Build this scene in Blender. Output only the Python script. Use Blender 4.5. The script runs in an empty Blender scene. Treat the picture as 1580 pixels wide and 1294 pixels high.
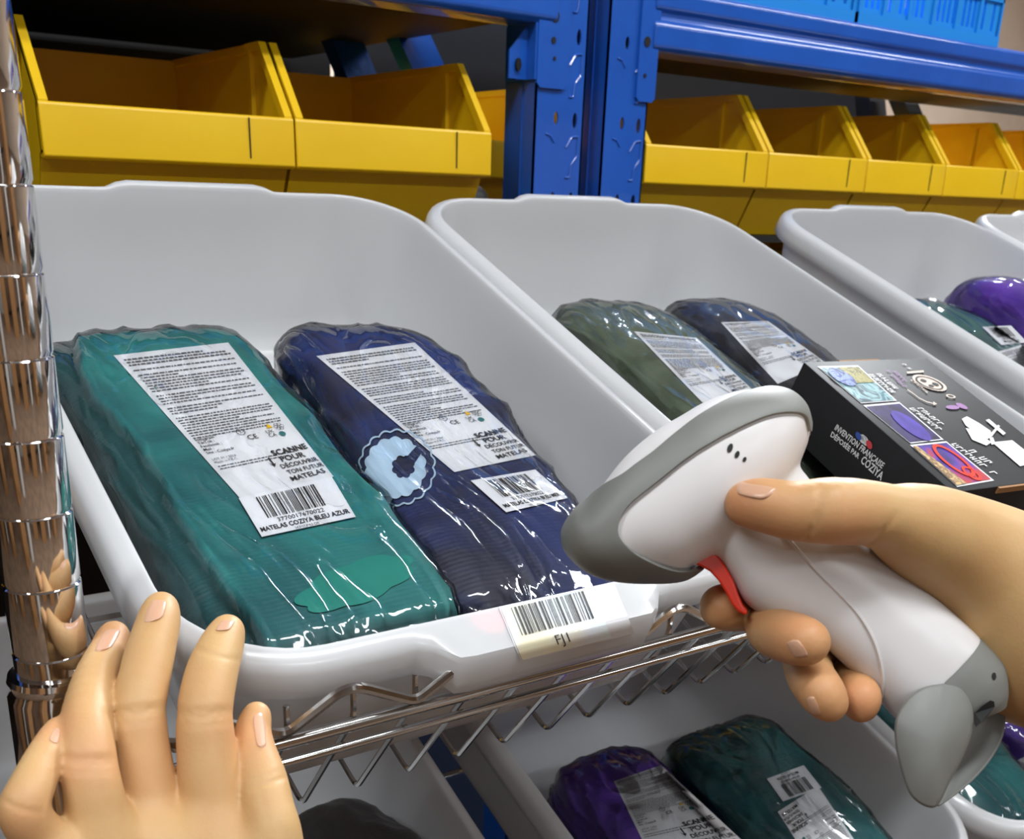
import bpy, bmesh, math, random
import numpy as np
from mathutils import Vector, Matrix, noise
from mathutils.bvhtree import BVHTree
random.seed(7)
SC = bpy.context.scene
COL = SC.collection
# ------------------------------------------------------------------ camera
EYE = Vector((0, 0, 1.45))
F_PX, PPX, PPY = 1635.4, 790.0, 933.07
MV = np.array([[.8252322, -.56364443, .03601082], [-.17944945, -.32211941, -.9295359], [.53552751, .76062083, -.36696899]])
cam_d = bpy.data.cameras.new('camera'); cam = bpy.data.objects.new('camera', cam_d); COL.objects.link(cam)
cam_d.sensor_width = 36; cam_d.lens = 36 * F_PX / 1580
cam_d.shift_y = (PPY - 647) / 1580; cam_d.clip_start = .02
cm = Matrix.Identity(4)
for i in range(3):
    cm[i][0] = MV[0][i]; cm[i][1] = -MV[1][i]; cm[i][2] = -MV[2][i]; cm[i][3] = EYE[i]
cam.matrix_world = cm
SC.camera = cam
cam_d.dof.use_dof = True; cam_d.dof.focus_distance = .47; cam_d.dof.aperture_fstop = 24
# ------------------------------------------------------------------ world, exposure
SC.view_settings.view_transform = 'Standard'; SC.view_settings.look = 'None'
SC.view_settings.gamma = 1; SC.view_settings.exposure = 0.0
SC.view_settings.use_curve_mapping = False
w = bpy.data.worlds.new('world'); SC.world = w; w.use_nodes = True
w.node_tree.nodes['Background'].inputs[0].default_value = (.9, .93, 1, 1)
w.node_tree.nodes['Background'].inputs[1].default_value = .2
# big ceiling lights (tubes with fixtures are built with the room)
LIGHTS = [(-1.3, .1, 2.95, 0), (.45, -.25, 2.95, 0), (2.2, .1, 2.95, 0), (-1.3, -2.0, 2.95, 0), (.6, -2.0, 2.95, 0), (2.6, -2.0, 2.95, 0), (2.6, 2.0, 2.95, 0)]
for (x, y, z, r) in LIGHTS:
    l = bpy.data.lights.new('tube_light', 'AREA'); l.shape = 'RECTANGLE'; l.size = 1.2; l.size_y = .16
    l.energy = 230 if y > 1.5 else (25.5 if y > -1 else 21); l.color = (.93, .975, 1.0)
    o = bpy.data.objects.new('tube_light', l); o.location = (x, y, z - .035); COL.objects.link(o)

# ------------------------------------------------------------------ helpers
def ray(px, py):
    r = np.array([(px - PPX) / F_PX, (py - PPY) / F_PX, 1.0]); v = MV.T @ r
    return Vector(v)
def P(px, py, d): return EYE + ray(px, py) * d
TH = math.radians(20.7)
SV = Vector((0, math.cos(TH), math.sin(TH))); NV = Vector((0, -math.sin(TH), math.cos(TH)))
MB = Matrix(((1, 0, 0, EYE.x), (0, SV.y, NV.y, EYE.y), (0, SV.z, NV.z, EYE.z), (0, 0, 0, 1)))
def onc(px, py, c):
    r = ray(px, py); return EYE + r * (c / r.dot(NV))
def T(x, y, z): return Matrix.Translation((x, y, z))
def RZ(a): return Matrix.Rotation(a, 4, 'Z')
def RX(a): return Matrix.Rotation(a, 4, 'X')
def RY(a): return Matrix.Rotation(a, 4, 'Y')
def sstep(a, b, x):
    t = min(1, max(0, (x - a) / (b - a))); return t * t * (3 - 2 * t)

def mkobj(name, verts, faces, mat, parent=None, smooth=True, mw=None, mats=None, mi=None):
    me = bpy.data.meshes.new(name); me.from_pydata([tuple(v) for v in verts], [], [tuple(f) for f in faces]); me.update()
    if mat: me.materials.append(mat)
    for m in (mats or []): me.materials.append(m)
    if mi is not None: me.polygons.foreach_set('material_index', mi)
    if smooth:
        me.polygons.foreach_set('use_smooth', [True] * len(me.polygons))
        try: me.set_sharp_from_angle(angle=math.radians(42 if smooth is True else smooth))
        except Exception: pass
    o = bpy.data.objects.new(name, me); COL.objects.link(o)
    if parent: o.parent = parent
    if mw is not None: o.matrix_world = mw
    return o
def bmobj(name, bm, mat, parent=None, smooth=True, mw=None):
    me = bpy.data.meshes.new(name); bmesh.ops.recalc_face_normals(bm, faces=bm.faces); bm.to_mesh(me); bm.free()
    if mat: me.materials.append(mat)
    if smooth:
        me.polygons.foreach_set('use_smooth', [True] * len(me.polygons))
        try: me.set_sharp_from_angle(angle=math.radians(38))
        except Exception: pass
    o = bpy.data.objects.new(name, me); COL.objects.link(o)
    if parent: o.parent = parent
    if mw is not None: o.matrix_world = mw
    return o
def tag(o, label=None, cat=None, group=None, kind=None):
    if label: o['label'] = label
    if cat: o['category'] = cat
    if group: o['group'] = group
    if kind: o['kind'] = kind
    return o
def empty(name, mw, label, cat, group=None):
    o = bpy.data.objects.new(name, None); COL.objects.link(o); o.empty_display_size = .02
    o.matrix_world = mw; tag(o, label, cat, group); return o
def box(bm, x0, x1, y0, y1, z0, z1, bev=0, mt=None):
    vs = [bm.verts.new((x, y, z)) for x in (x0, x1) for y in (y0, y1) for z in (z0, z1)]
    if mt is not None:
        for v in vs: v.co = mt @ v.co
    F = [(0, 1, 3, 2), (4, 6, 7, 5), (0, 4, 5, 1), (2, 3, 7, 6), (0, 2, 6, 4), (1, 5, 7, 3)]
    fs = [bm.faces.new([vs[i] for i in f]) for f in F]
    if bev:
        es = list({e for f in fs for e in f.edges})
        bmesh.ops.bevel(bm, geom=es, offset=bev, segments=2, affect='EDGES', profile=.5)
def prism(bm, poly, h0, h1, axis='x', bev=0, mt=None):
    """extrude a 2D polygon; axis x: poly=(y,z); axis y: poly=(x,z); axis z: poly=(x,y)"""
    def pt(p, h):
        v = {'x': (h, p[0], p[1]), 'y': (p[0], h, p[1]), 'z': (p[0], p[1], h)}[axis]
        v = Vector(v); return mt @ v if mt is not None else v
    a = [bm.verts.new(pt(p, h0)) for p in poly]; b = [bm.verts.new(pt(p, h1)) for p in poly]; n = len(poly)
    fs = [bm.faces.new(a[::-1]), bm.faces.new(b)]
    fs += [bm.faces.new((a[i], a[(i + 1) % n], b[(i + 1) % n], b[i])) for i in range(n)]
    if bev:
        es = list({e for f in fs[:2] for e in f.edges})
        bmesh.ops.bevel(bm, geom=es, offset=bev, segments=2, affect='EDGES', profile=.5)
def holeplate(bm, outer, holes, h0, h1, axis='y'):
    """flat plate with real holes"""
    def pt(p, h): return {'x': (h, p[0], p[1]), 'y': (p[0], h, p[1]), 'z': (p[0], p[1], h)}[axis]
    b2 = bmesh.new(); es = []
    for L in [outer] + holes:
        vs = [b2.verts.new((p[0], p[1], 0)) for p in L]
        es += [b2.edges.new((vs[i], vs[(i + 1) % len(vs)])) for i in range(len(vs))]
    bmesh.ops.triangle_fill(b2, edges=es, use_beauty=True, use_dissolve=False)
    b2.verts.index_update()
    fr = [bm.verts.new(pt((v.co.x, v.co.y), h0)) for v in b2.verts]; bk = [bm.verts.new(pt((v.co.x, v.co.y), h1)) for v in b2.verts]
    for f in b2.faces:
        ii = [v.index for v in f.verts]
        bm.faces.new([fr[i] for i in ii]); bm.faces.new([bk[i] for i in ii][::-1])
    for e in b2.edges:
        if len(e.link_faces) == 1:
            i, j = e.verts[0].index, e.verts[1].index
            bm.faces.new((fr[i], fr[j], bk[j], bk[i]))
    b2.free()
def oval(cx, cy, rx, ry, n=12): return [(cx + rx * math.cos(2 * math.pi * i / n), cy + ry * math.sin(2 * math.pi * i / n)) for i in range(n)]
def tube(bm, pts, r, n=8, closed=False, caps=True):
    pts = [Vector(p) for p in pts]; N = len(pts); rr = r if isinstance(r, (list, tuple)) else [r] * N
    rings = []; up = None
    for i, p in enumerate(pts):
        a = pts[(i - 1) % N] if (closed or i > 0) else p; b = pts[(i + 1) % N] if (closed or i < N - 1) else p
        t = (b - a).normalized()
        if up is None: up = Vector((0, 0, 1)) if abs(t.z) < .9 else Vector((1, 0, 0))
        s = t.cross(up).normalized(); up = s.cross(t).normalized()
        rings.append([bm.verts.new(p + (s * math.cos(2 * math.pi * k / n) + up * math.sin(2 * math.pi * k / n)) * rr[i]) for k in range(n)])
    for i in range(N if closed else N - 1):
        A = rings[i]; B = rings[(i + 1) % N]
        for k in range(n): bm.faces.new((A[k], A[(k + 1) % n], B[(k + 1) % n], B[k]))
    if caps and not closed: bm.faces.new(rings[0][::-1]); bm.faces.new(rings[-1])
def fillet(pts, r, n=4):
    """round the corners of a polyline"""
    pts = [Vector(p) for p in pts]; out = [pts[0]]
    for i in range(1, len(pts) - 1):
        a, b, c = pts[i - 1], pts[i], pts[i + 1]
        d1 = min(r, (a - b).length * .45); d2 = min(r, (c - b).length * .45)
        p = b + (a - b).normalized() * d1; q = b + (c - b).normalized() * d2
        for k in range(n + 1):
            t = k / n; out.append(p * (1 - t) ** 2 + b * 2 * t * (1 - t) + q * t * t)
    out.append(pts[-1]); return out
def catmull(pts, n=8):
    pts = [np.array(p, float) for p in pts]; P_ = [2 * pts[0] - pts[1]] + pts + [2 * pts[-1] - pts[-2]]; out = []
    for i in range(1, len(P_) - 2):
        for k in range(n):
            t = k / n; a, b, c, d = P_[i - 1:i + 3]
            out.append(.5 * (2 * b + (c - a) * t + (2 * a - 5 * b + 4 * c - d) * t * t + (3 * b - a - 3 * c + d) * t ** 3))
    out.append(pts[-1]); return out
def lathe(bm, prof, n=32, mt=None):
    rings = []
    for (r, z) in prof:
        rings.append([bm.verts.new((mt @ Vector((r * math.cos(2 * math.pi * k / n), r * math.sin(2 * math.pi * k / n), z))) if mt is not None else (r * math.cos(2 * math.pi * k / n), r * math.sin(2 * math.pi * k / n), z)) for k in range(n)])
    for A, B in zip(rings, rings[1:]):
        for k in range(n): bm.faces.new((A[k], A[(k + 1) % n], B[(k + 1) % n], B[k]))
    bm.faces.new(rings[0][::-1]); bm.faces.new(rings[-1])

# ------------------------------------------------------------------ materials
def srgb(r, g, b):
    f = lambda c: (c / 255 / 12.92) if c / 255 <= .04045 else ((c / 255 + .055) / 1.055) ** 2.4
    return (f(r), f(g), f(b), 1)
def newmat(name):
    m = bpy.data.materials.new(name); m.use_nodes = True
    return m, m.node_tree.nodes, m.node_tree.links, m.node_tree.nodes['Principled BSDF']
def setp(b, **k):
    for n, v in k.items():
        n = n.replace('_', ' ')
        if n in b.inputs: b.inputs[n].default_value = v
def mat(name, col, rough=.5, metal=0, col2=None, nscale=8, bump=0, bscale=60, coat=0, coatr=.1, sub=0, spec=.5, bdist=.001, detail=4, bdetail=3):
    m, N, L, b = newmat(name)
    setp(b, Base_Color=col, Roughness=rough, Metallic=metal, Coat_Weight=coat, Coat_Roughness=coatr, Specular_IOR_Level=spec)
    tc = N.new('ShaderNodeTexCoord')
    if col2:
        n = N.new('ShaderNodeTexNoise'); n.inputs['Scale'].default_value = nscale; n.inputs['Detail'].default_value = detail
        r = N.new('ShaderNodeValToRGB'); r.color_ramp.elements[0].position = .35; r.color_ramp.elements[1].position = .65
        r.color_ramp.elements[0].color = col; r.color_ramp.elements[1].color = col2
        L.new(tc.outputs['Object'], n.inputs['Vector']); L.new(n.outputs['Fac'], r.inputs['Fac']); L.new(r.outputs['Color'], b.inputs['Base Color'])
    if bump:
        n = N.new('ShaderNodeTexNoise'); n.inputs['Scale'].default_value = bscale; n.inputs['Detail'].default_value = bdetail
        bp = N.new('ShaderNodeBump'); bp.inputs['Strength'].default_value = bump; bp.inputs['Distance'].default_value = bdist
        L.new(tc.outputs['Object'], n.inputs['Vector']); L.new(n.outputs['Fac'], bp.inputs['Height']); L.new(bp.outputs['Normal'], b.inputs['Normal'])
    if sub: setp(b, Subsurface_Weight=sub, Subsurface_Scale=.004)
    return m
M_chrome = mat('chrome', (.78, .76, .75, 1), .07, 1, bump=.15, bscale=35, bdist=.0006)
M_wire = mat('chrome wire', (.62, .61, .60, 1), .16, 1)
M_blue = mat('blue enamel steel', srgb(28, 92, 192), .28, 0, srgb(26, 86, 182), 12, bump=.3, bscale=45, coat=.8, coatr=.07, bdist=.0016)
M_bluedk = mat('blue enamel worn', srgb(22, 62, 140), .45)
M_black = mat('black steel', srgb(16, 16, 18), .6)
M_yel = mat('yellow plastic', srgb(240, 196, 22), .36, 0, srgb(236, 188, 16), 9, bump=.1, bscale=30, coat=.25, coatr=.3)
M_crate = mat('light blue plastic', srgb(30, 140, 226), .4)
M_ink = mat('black ink', srgb(28, 28, 30), .5)
M_inkg = mat('grey print', srgb(92, 94, 98), .6)
M_paper = mat('white paper', srgb(226, 227, 231), .5, bump=.2, bscale=30, bdist=.0008)
M_lblw = mat('white glossy label', srgb(232, 233, 238), .3)
M_grey = mat('grey rubber', srgb(116, 117, 113), .52, bump=.08, bscale=900, bdist=.0002)
M_white = mat('white plastic', srgb(212, 209, 209), .34, bump=.06, bscale=1200, bdist=.0001)
M_red = mat('red plastic', srgb(214, 46, 16), .35)
M_hole = mat('dark recess', srgb(12, 12, 13), .7)
M_card = mat('brown cardboard', srgb(150, 108, 66), .8)
M_boxb = mat('black printed card', srgb(24, 23, 25), .58, col2=srgb(30, 29, 31), nscale=14, spec=.3)
def m_binplastic():
    m, N, L, b = newmat('milky plastic')
    setp(b, Base_Color=srgb(226, 227, 229), Roughness=.24, Coat_Weight=.15, Coat_Roughness=.06, IOR=1.49)
    tr = N.new('ShaderNodeBsdfTranslucent'); tr.inputs['Color'].default_value = srgb(226, 226, 228)
    mx = N.new('ShaderNodeMixShader'); mx.inputs[0].default_value = .3
    out = N['Material Output']; L.new(b.outputs[0], mx.inputs[1]); L.new(tr.outputs[0], mx.inputs[2]); L.new(mx.outputs[0], out.inputs[0])
    tc = N.new('ShaderNodeTexCoord'); n = N.new('ShaderNodeTexNoise'); n.inputs['Scale'].default_value = 9
    bp = N.new('ShaderNodeBump'); bp.inputs['Strength'].default_value = .12; bp.inputs['Distance'].default_value = .003
    L.new(tc.outputs['Object'], n.inputs['Vector']); L.new(n.outputs['Fac'], bp.inputs['Height']); L.new(bp.outputs['Normal'], b.inputs['Normal'])
    return m
M_bin = m_binplastic()
def m_cloth(name, c1, c2, rough=.55):
    m, N, L, b = newmat(name)
    setp(b, Roughness=rough, Sheen_Weight=.15)
    tc = N.new('ShaderNodeTexCoord'); n = N.new('ShaderNodeTexNoise'); n.inputs['Scale'].default_value = 16; n.inputs['Detail'].default_value = 5; n.inputs['Distortion'].default_value = .6
    r = N.new('ShaderNodeValToRGB'); r.color_ramp.elements[0].position = .38; r.color_ramp.elements[1].position = .62
    r.color_ramp.elements[0].color = c1; r.color_ramp.elements[1].color = c2
    L.new(tc.outputs['Object'], n.inputs['Vector']); L.new(n.outputs['Fac'], r.inputs['Fac'])
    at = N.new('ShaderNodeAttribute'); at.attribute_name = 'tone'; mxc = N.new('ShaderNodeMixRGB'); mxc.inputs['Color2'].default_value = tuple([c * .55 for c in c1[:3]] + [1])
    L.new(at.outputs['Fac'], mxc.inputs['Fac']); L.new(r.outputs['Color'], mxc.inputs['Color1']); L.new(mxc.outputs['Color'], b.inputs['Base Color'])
    wv = N.new('ShaderNodeTexWave'); wv.bands_direction = 'Y'; wv.inputs['Scale'].default_value = 130; wv.inputs['Distortion'].default_value = 1.2
    n2 = N.new('ShaderNodeTexNoise'); n2.inputs['Scale'].default_value = 42; n2.inputs['Detail'].default_value = 4; n2.inputs['Distortion'].default_value = 1.3
    L.new(tc.outputs['Object'], wv.inputs['Vector']); L.new(tc.outputs['Object'], n2.inputs['Vector'])
    ad = N.new('ShaderNodeMath'); ad.operation = 'MULTIPLY_ADD'; ad.inputs[1].default_value = .05
    L.new(wv.outputs['Fac'], ad.inputs[0]); L.new(n2.outputs['Fac'], ad.inputs[2])
    bp = N.new('ShaderNodeBump'); bp.inputs['Strength'].default_value = .45; bp.inputs['Distance'].default_value = .002
    L.new(ad.outputs[0], bp.inputs['Height']); L.new(bp.outputs['Normal'], b.inputs['Normal'])
    return m
M_teal = m_cloth('teal fabric', srgb(16, 98, 102), srgb(34, 128, 126))
M_teald = m_cloth('dark teal fabric', srgb(10, 74, 80), srgb(20, 100, 102))
M_navy = m_cloth('navy fabric', srgb(16, 23, 54), srgb(28, 46, 104))
M_olive = m_cloth('olive green fabric', srgb(74, 86, 66), srgb(98, 110, 92))
M_blkf = m_cloth('charcoal fabric', srgb(28, 29, 34), srgb(58, 62, 78))
M_purp = m_cloth('purple fabric', srgb(78, 40, 148), srgb(112, 66, 188))
M_bag = m_cloth('black bag', srgb(24, 23, 24), srgb(44, 40, 40))
def m_film():
    m, N, L, b = newmat('clear film')
    N.remove(b)
    tc = N.new('ShaderNodeTexCoord'); v = N.new('ShaderNodeTexNoise'); v.inputs['Scale'].default_value = 13; v.inputs['Detail'].default_value = 3; v.inputs['Distortion'].default_value = 1.6; v.inputs['Roughness'].default_value=.4
    mp = N.new('ShaderNodeMapping'); mp.inputs['Scale'].default_value = (1.5, .55, 1)
    bp = N.new('ShaderNodeBump'); bp.inputs['Strength'].default_value = .9; bp.inputs['Distance'].default_value = .0050
    sub = N.new('ShaderNodeMath'); sub.operation = 'SUBTRACT'; sub.inputs[1].default_value = .5
    ab = N.new('ShaderNodeMath'); ab.operation = 'ABSOLUTE'
    pw = N.new('ShaderNodeMath'); pw.operation = 'POWER'; pw.inputs[1].default_value = .6
    L.new(tc.outputs['Object'], mp.inputs['Vector']); L.new(mp.outputs['Vector'], v.inputs['Vector'])
    L.new(v.outputs['Fac'], sub.inputs[0]); L.new(sub.outputs[0], ab.inputs[0]); L.new(ab.outputs[0], pw.inputs[0]); L.new(pw.outputs[0], bp.inputs['Height'])
    gl = N.new('ShaderNodeBsdfGlossy'); gl.inputs['Roughness'].default_value = .07
    tr = N.new('ShaderNodeBsdfTransparent'); tr.inputs['Color'].default_value = (.97, .97, .97, 1)
    fr = N.new('ShaderNodeFresnel'); fr.inputs['IOR'].default_value = 1.6
    ml = N.new('ShaderNodeMath'); ml.operation = 'MULTIPLY'; ml.inputs[1].default_value = .95; ml.use_clamp = True
    mx = N.new('ShaderNodeMixShader')
    L.new(bp.outputs['Normal'], gl.inputs['Normal']); L.new(bp.outputs['Normal'], fr.inputs['Normal'])
    L.new(fr.outputs[0], ml.inputs[0]); L.new(ml.outputs[0], mx.inputs[0]); L.new(tr.outputs[0], mx.inputs[1]); L.new(gl.outputs[0], mx.inputs[2])
    L.new(mx.outputs[0], N['Material Output'].inputs[0]); return m
M_film = m_film()
def m_skin():
    m, N, L, b = newmat('skin')
    setp(b, Roughness=.5, Subsurface_Weight=.12, Subsurface_Scale=.004, Specular_IOR_Level=.35)
    try: b.inputs['Subsurface Radius'].default_value = (1, .35, .2)
    except Exception: pass
    tc = N.new('ShaderNodeTexCoord'); n = N.new('ShaderNodeTexNoise'); n.inputs['Scale'].default_value = 38; n.inputs['Detail'].default_value = 3
    r = N.new('ShaderNodeValToRGB'); r.color_ramp.elements[0].position = .3; r.color_ramp.elements[1].position = .75
    r.color_ramp.elements[0].color = srgb(196, 160, 110); r.color_ramp.elements[1].color = srgb(190, 146, 98)
    L.new(tc.outputs['Object'], n.inputs['Vector']); L.new(n.outputs['Fac'], r.inputs['Fac'])
    at = N.new('ShaderNodeAttribute'); at.attribute_name = 'blush'
    mx = N.new('ShaderNodeMixRGB'); mx.inputs['Color2'].default_value = srgb(206, 126, 92)
    L.new(at.outputs['Fac'], mx.inputs['Fac']); L.new(r.outputs['Color'], mx.inputs['Color1']); L.new(mx.outputs['Color'], b.inputs['Base Color'])
    n2 = N.new('ShaderNodeTexNoise'); n2.inputs['Scale'].default_value = 420; n2.inputs['Detail'].default_value = 4
    n3 = N.new('ShaderNodeTexVoronoi'); n3.inputs['Scale'].default_value = 700
    ad = N.new('ShaderNodeMath'); ad.operation = 'ADD'
    bp = N.new('ShaderNodeBump'); bp.inputs['Strength'].default_value = .10; bp.inputs['Distance'].default_value = .0004
    for q in (n2, n3): L.new(tc.outputs['Object'], q.inputs['Vector'])
    L.new(n2.outputs['Fac'], ad.inputs[0]); L.new(n3.outputs['Distance'], ad.inputs[1])
    L.new(ad.outputs[0], bp.inputs['Height']); L.new(bp.outputs['Normal'], b.inputs['Normal'])
    return m
M_skin = m_skin()
M_nail = mat('fingernail', srgb(202, 158, 130), .3, sub=.1)
M_wall = mat('beige plaster', srgb(196, 178, 160), .9, col2=srgb(184, 164, 146), nscale=3, bump=.3, bscale=20, bdist=.01)
M_ceil = mat('white ceiling', srgb(206, 204, 200), .9)
M_floor = mat('brown grey floor', srgb(128, 104, 84), .5, col2=srgb(104, 86, 72), nscale=4)
M_mat = mat('dark navy mat', srgb(4, 8, 20), 1.0, spec=.05)
M_side = mat('cardboard brown wall', srgb(136, 108, 88), .9, col2=srgb(108, 84, 66), nscale=2)
def m_emit(name, c, s):
    m, N, L, b = newmat(name); setp(b, Base_Color=c); b.inputs['Emission Color'].default_value = c; b.inputs['Emission Strength'].default_value = s; return m
M_tube = m_emit('tube glow', (1, .98, .95, 1), 6)

# ------------------------------------------------------------------ room
def struct(name, x0, x1, y0, y1, z0, z1, m):
    bm = bmesh.new(); box(bm, x0, x1, y0, y1, z0, z1); o = bmobj(name, bm, m, smooth=False); tag(o, kind='structure'); return o
struct('floor', -4, 6, -4, 4, -.1, 0, M_floor)
struct('ceiling', -4, 6, -4, 4, 3.05, 3.15, M_ceil)
struct('wall_back', -4, 6, 3.4, 3.5, 0, 3.05, M_wall)
struct('wall_left', -4.1, -4, -4, 3.5, 0, 3.05, M_side)
struct('wall_right', 6, 6.1, -4, 3.5, 0, 3.05, M_wall)
struct('wall_front', -4, 6, -4.1, -4, 0, 3.05, M_side)

bm = bmesh.new(); box(bm, -.5, 3.4, -.1, 3.1, .0, .012, .003); tag(bmobj('floor_mat', bm, M_mat), 'dark navy mat lying on the floor under the wire shelves', 'mat')
struct('reflection_door_1', -1.6, -.7, -3.99, -3.94, 0, 2.1, M_ceil)  # unseen door, added so the chrome post has a pale shape to reflect
struct('trim_1', -4, 6, -3.98, -3.95, 0, .12, M_black)
def stack(x, y, w_, d_, n, hh, r, lab):  # box stacks added out of view as brown reflections in the chrome
    for k in range(n):
        bm = bmesh.new(); box(bm, -w_ / 2, w_ / 2, -d_ / 2, d_ / 2, 0, hh - .002, .004); box(bm, -w_ / 2 - .0005, w_ / 2 + .0005, -.03, .03, hh - .08, hh - .0015)
        o = bmobj('reflection_box', bm, M_card, smooth=False, mw=T(x, y, hh * k) @ RZ(r + .03 * k)); tag(o, lab, 'box', 'unseen cardboard boxes added for the chrome to reflect')
for (x, y, r) in ((-1.5, -1.2, .3), (-2.6, -.2, .1), (.8, -2.6, .2), (-.4, -2.9, -.2), (2.6, -1.9, .1), (-2.9, 1.2, .1)): stack(x, y, .6, .45, 4, .42, r, 'brown cardboard box in an unseen stack added for the chrome to reflect')
for i, (x, y) in enumerate(((-.9, -1.6), (-2.2, -1.6), (1.7, -2.4), (-3.2, .6))): struct('trim_%d' % (i + 2), x - .09, x + .09, y - .09, y + .09, 0, 3.05, M_ceil)  # unseen pillars added to give the chrome post upright reflections
# ------------------------------------------------------------------ milky plastic bins
def rrect(hx, hy, r, nseg=10, nside=28):
    """rounded rectangle loop, ccw; returns list of (x,y,nx,ny)"""
    out = []
    cs = [(hx - r, -hy + r, -90), (hx - r, hy - r, 0), (-hx + r, hy - r, 90), (-hx + r, -hy + r, 180)]
    for ci, (cx, cy, a0) in enumerate(cs):
        for k in range(nseg + 1):
            a = math.radians(a0 + 90 * k / nseg); out.append((cx + r * math.cos(a), cy + r * math.sin(a), math.cos(a), math.sin(a)))
        nx, ny, na = cs[(ci + 1) % 4]; a = math.radians(a0 + 90)
        p = out[-1]; q = (nx + r * math.cos(a), ny + r * math.sin(a))
        for k in range(1, nside): 
            t = k / nside; out.append((p[0] + (q[0] - p[0]) * t, p[1] + (q[1] - p[1]) * t, math.cos(a), math.sin(a)))
    return out
def bin_mesh(W, Lh, h=.112, nb=1):
    hx, hy = W / 2, Lh / 2; R = .048
    # profile: (offset outward from the opening edge, c)
    prof = [(.0100, -.0180), (.0109, -.0172), (.0108, -.0120), (.0101, -.0062), (.0088, -.0034), (.0066, -.0016), (.0034, -.0005), (.0018, -.0001), (.0008, -.0004), (.0002, -.0014), (-.0003, -.0035),
            (-.0024, -.02), (-.0085, -.045), (-.0175, -h + .030), (-.0215, -h + .018), (-.0270, -h + .010), (-.0350, -h + .0050), (-.046, -h + .0028), (-.06, -h + .0022)]
    outer = [(.0085, -.0165), (.0078, -.006), (.0035, -.0035), (.0022, -.006), (-.0002, -.02), (-.0064, -.045), (-.0155, -h + .029), (-.0190, -h + .016), (-.0245, -h + .007), (-.0330, -h + .0022), (-.045, -h), (-.06, -h)]
    V, Fc = [], []
    def loopv(off, c, rimz):
        rr = max(.008, R + off * (1.0 if off > -.012 else 1.6))
        L = rrect(hx + off, hy + off, rr)
        for (x, y, nx, ny) in L:
            z = c
            if rimz and abs(ny) > .9:
                if ny > 0:   # back tab
                    k = sstep(.058, .044, abs(x)); y += .0035 * k * (1 if off > .002 else 0); z += .0035 * k * (1 if off > -.001 else 0)
                else:        # front label seat
                    k = sstep(.062, .049, abs(x - .002)); 
                    if off > .004: y -= .0125 * k * (1 if off > .0085 else .5)
                    if c < -.008 and off > .003: z -= .0045 * k
            V.append((x, y, z))
        return len(L)
    n = 0
    seq = prof[::-1] + outer   # inside floor -> rim -> skirt ... -> outside floor
    seq = [(o, c, 1) for (o, c) in prof[::-1]] + [(o, c, 1 if i < 2 else 0) for i, (o, c) in enumerate(outer)]
    for (o, c, rz) in seq: n = loopv(o, c, rz)
    for i in range(len(seq) - 1):
        for k in range(n):
            a, b = i * n + k, i * n + (k + 1) % n
            Fc.append((a, b, b + n, a + n))
    Fc.append(list(range(n))[::-1]); s = (len(seq) - 1) * n; Fc.append([s + k for k in range(n)])
    # shallow ribs under the floor, so that it stands on them
    return V, Fc
BINS = {}; BDIM = {}
def keep_inside(key, p, gap=.0025):
    """push a world point to the inner side of the bin wall"""
    o, hx, hy, h = BDIM[key]; q = o @ p; c = q.z
    off = float(np.interp(-c, [0, .02, .045, h - .030, h - .018, h - .010, h - .005], [0, -.0024, -.0085, -.0175, -.0215, -.027, -.035])) - gap
    R = .04; ax_, ay_ = hx + off - R, hy + off - R; dx, dy = max(0, abs(q.x) - ax_), max(0, abs(q.y) - ay_); d = math.hypot(dx, dy)
    if c < .004 and d > R:
        if dx > 0: q.x = math.copysign(ax_ + dx * R / d, q.x)
        if dy > 0: q.y = math.copysign(ay_ + dy * R / d, q.y)
    q.z = max(q.z, -h + .0032 + gap * .2); return o.inverted() @ q
def make_bin(key, a0, a1, b0, b1, c, label, group):
    """a0..a1, b0..b1: opening edges"""
    V, Fc = bin_mesh(a1 - a0, b1 - b0)
    mw = MB @ T((a0 + a1) / 2, (b0 + b1) / 2, c)
    o = mkobj('storage_bin', V, Fc, M_bin, smooth=50, mw=mw)
    tag(o, label, 'bin', group); BINS[key] = o; BDIM[key] = (mw.inverted(), (a1 - a0) / 2, (b1 - b0) / 2, .112); return o
G1 = 'white bins in a row on the upper wire shelf'; G2 = 'white bins on the lower wire shelf'
CU = -.27
make_bin('u1', .1045, .3965, .2585, .685, CU, 'milky white plastic bin with the barcode label FJ1 holding teal and navy packs', G1)
make_bin('u2', .4195, .712, .2585, .685, CU, 'milky white plastic bin behind the scanner holding green and charcoal packs and black box', G1)
make_bin('u3', .7985, 1.091, .2585, .685, CU, 'milky white plastic bin at the right holding a teal and a purple pack, upper shelf', G1)
make_bin('u4', 1.112, 1.404, .2585, .685, CU, 'milky white plastic bin cut by the right edge, farthest of the upper shelf', G1)
CL = -.53
make_bin('l1', .018, .314, .165, .59, CL, 'milky white bin below the left hand holding the black bag, lower shelf', G2)
make_bin('l2', .378, .676, .165, .59, CL, 'milky white bin below the scanner trigger holding purple and teal packs, lower shelf', G2)
make_bin('l3', .697, .995, .165, .59, CL, 'milky white bin at the bottom right corner behind the scanner foot, lower shelf', G2)

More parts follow.
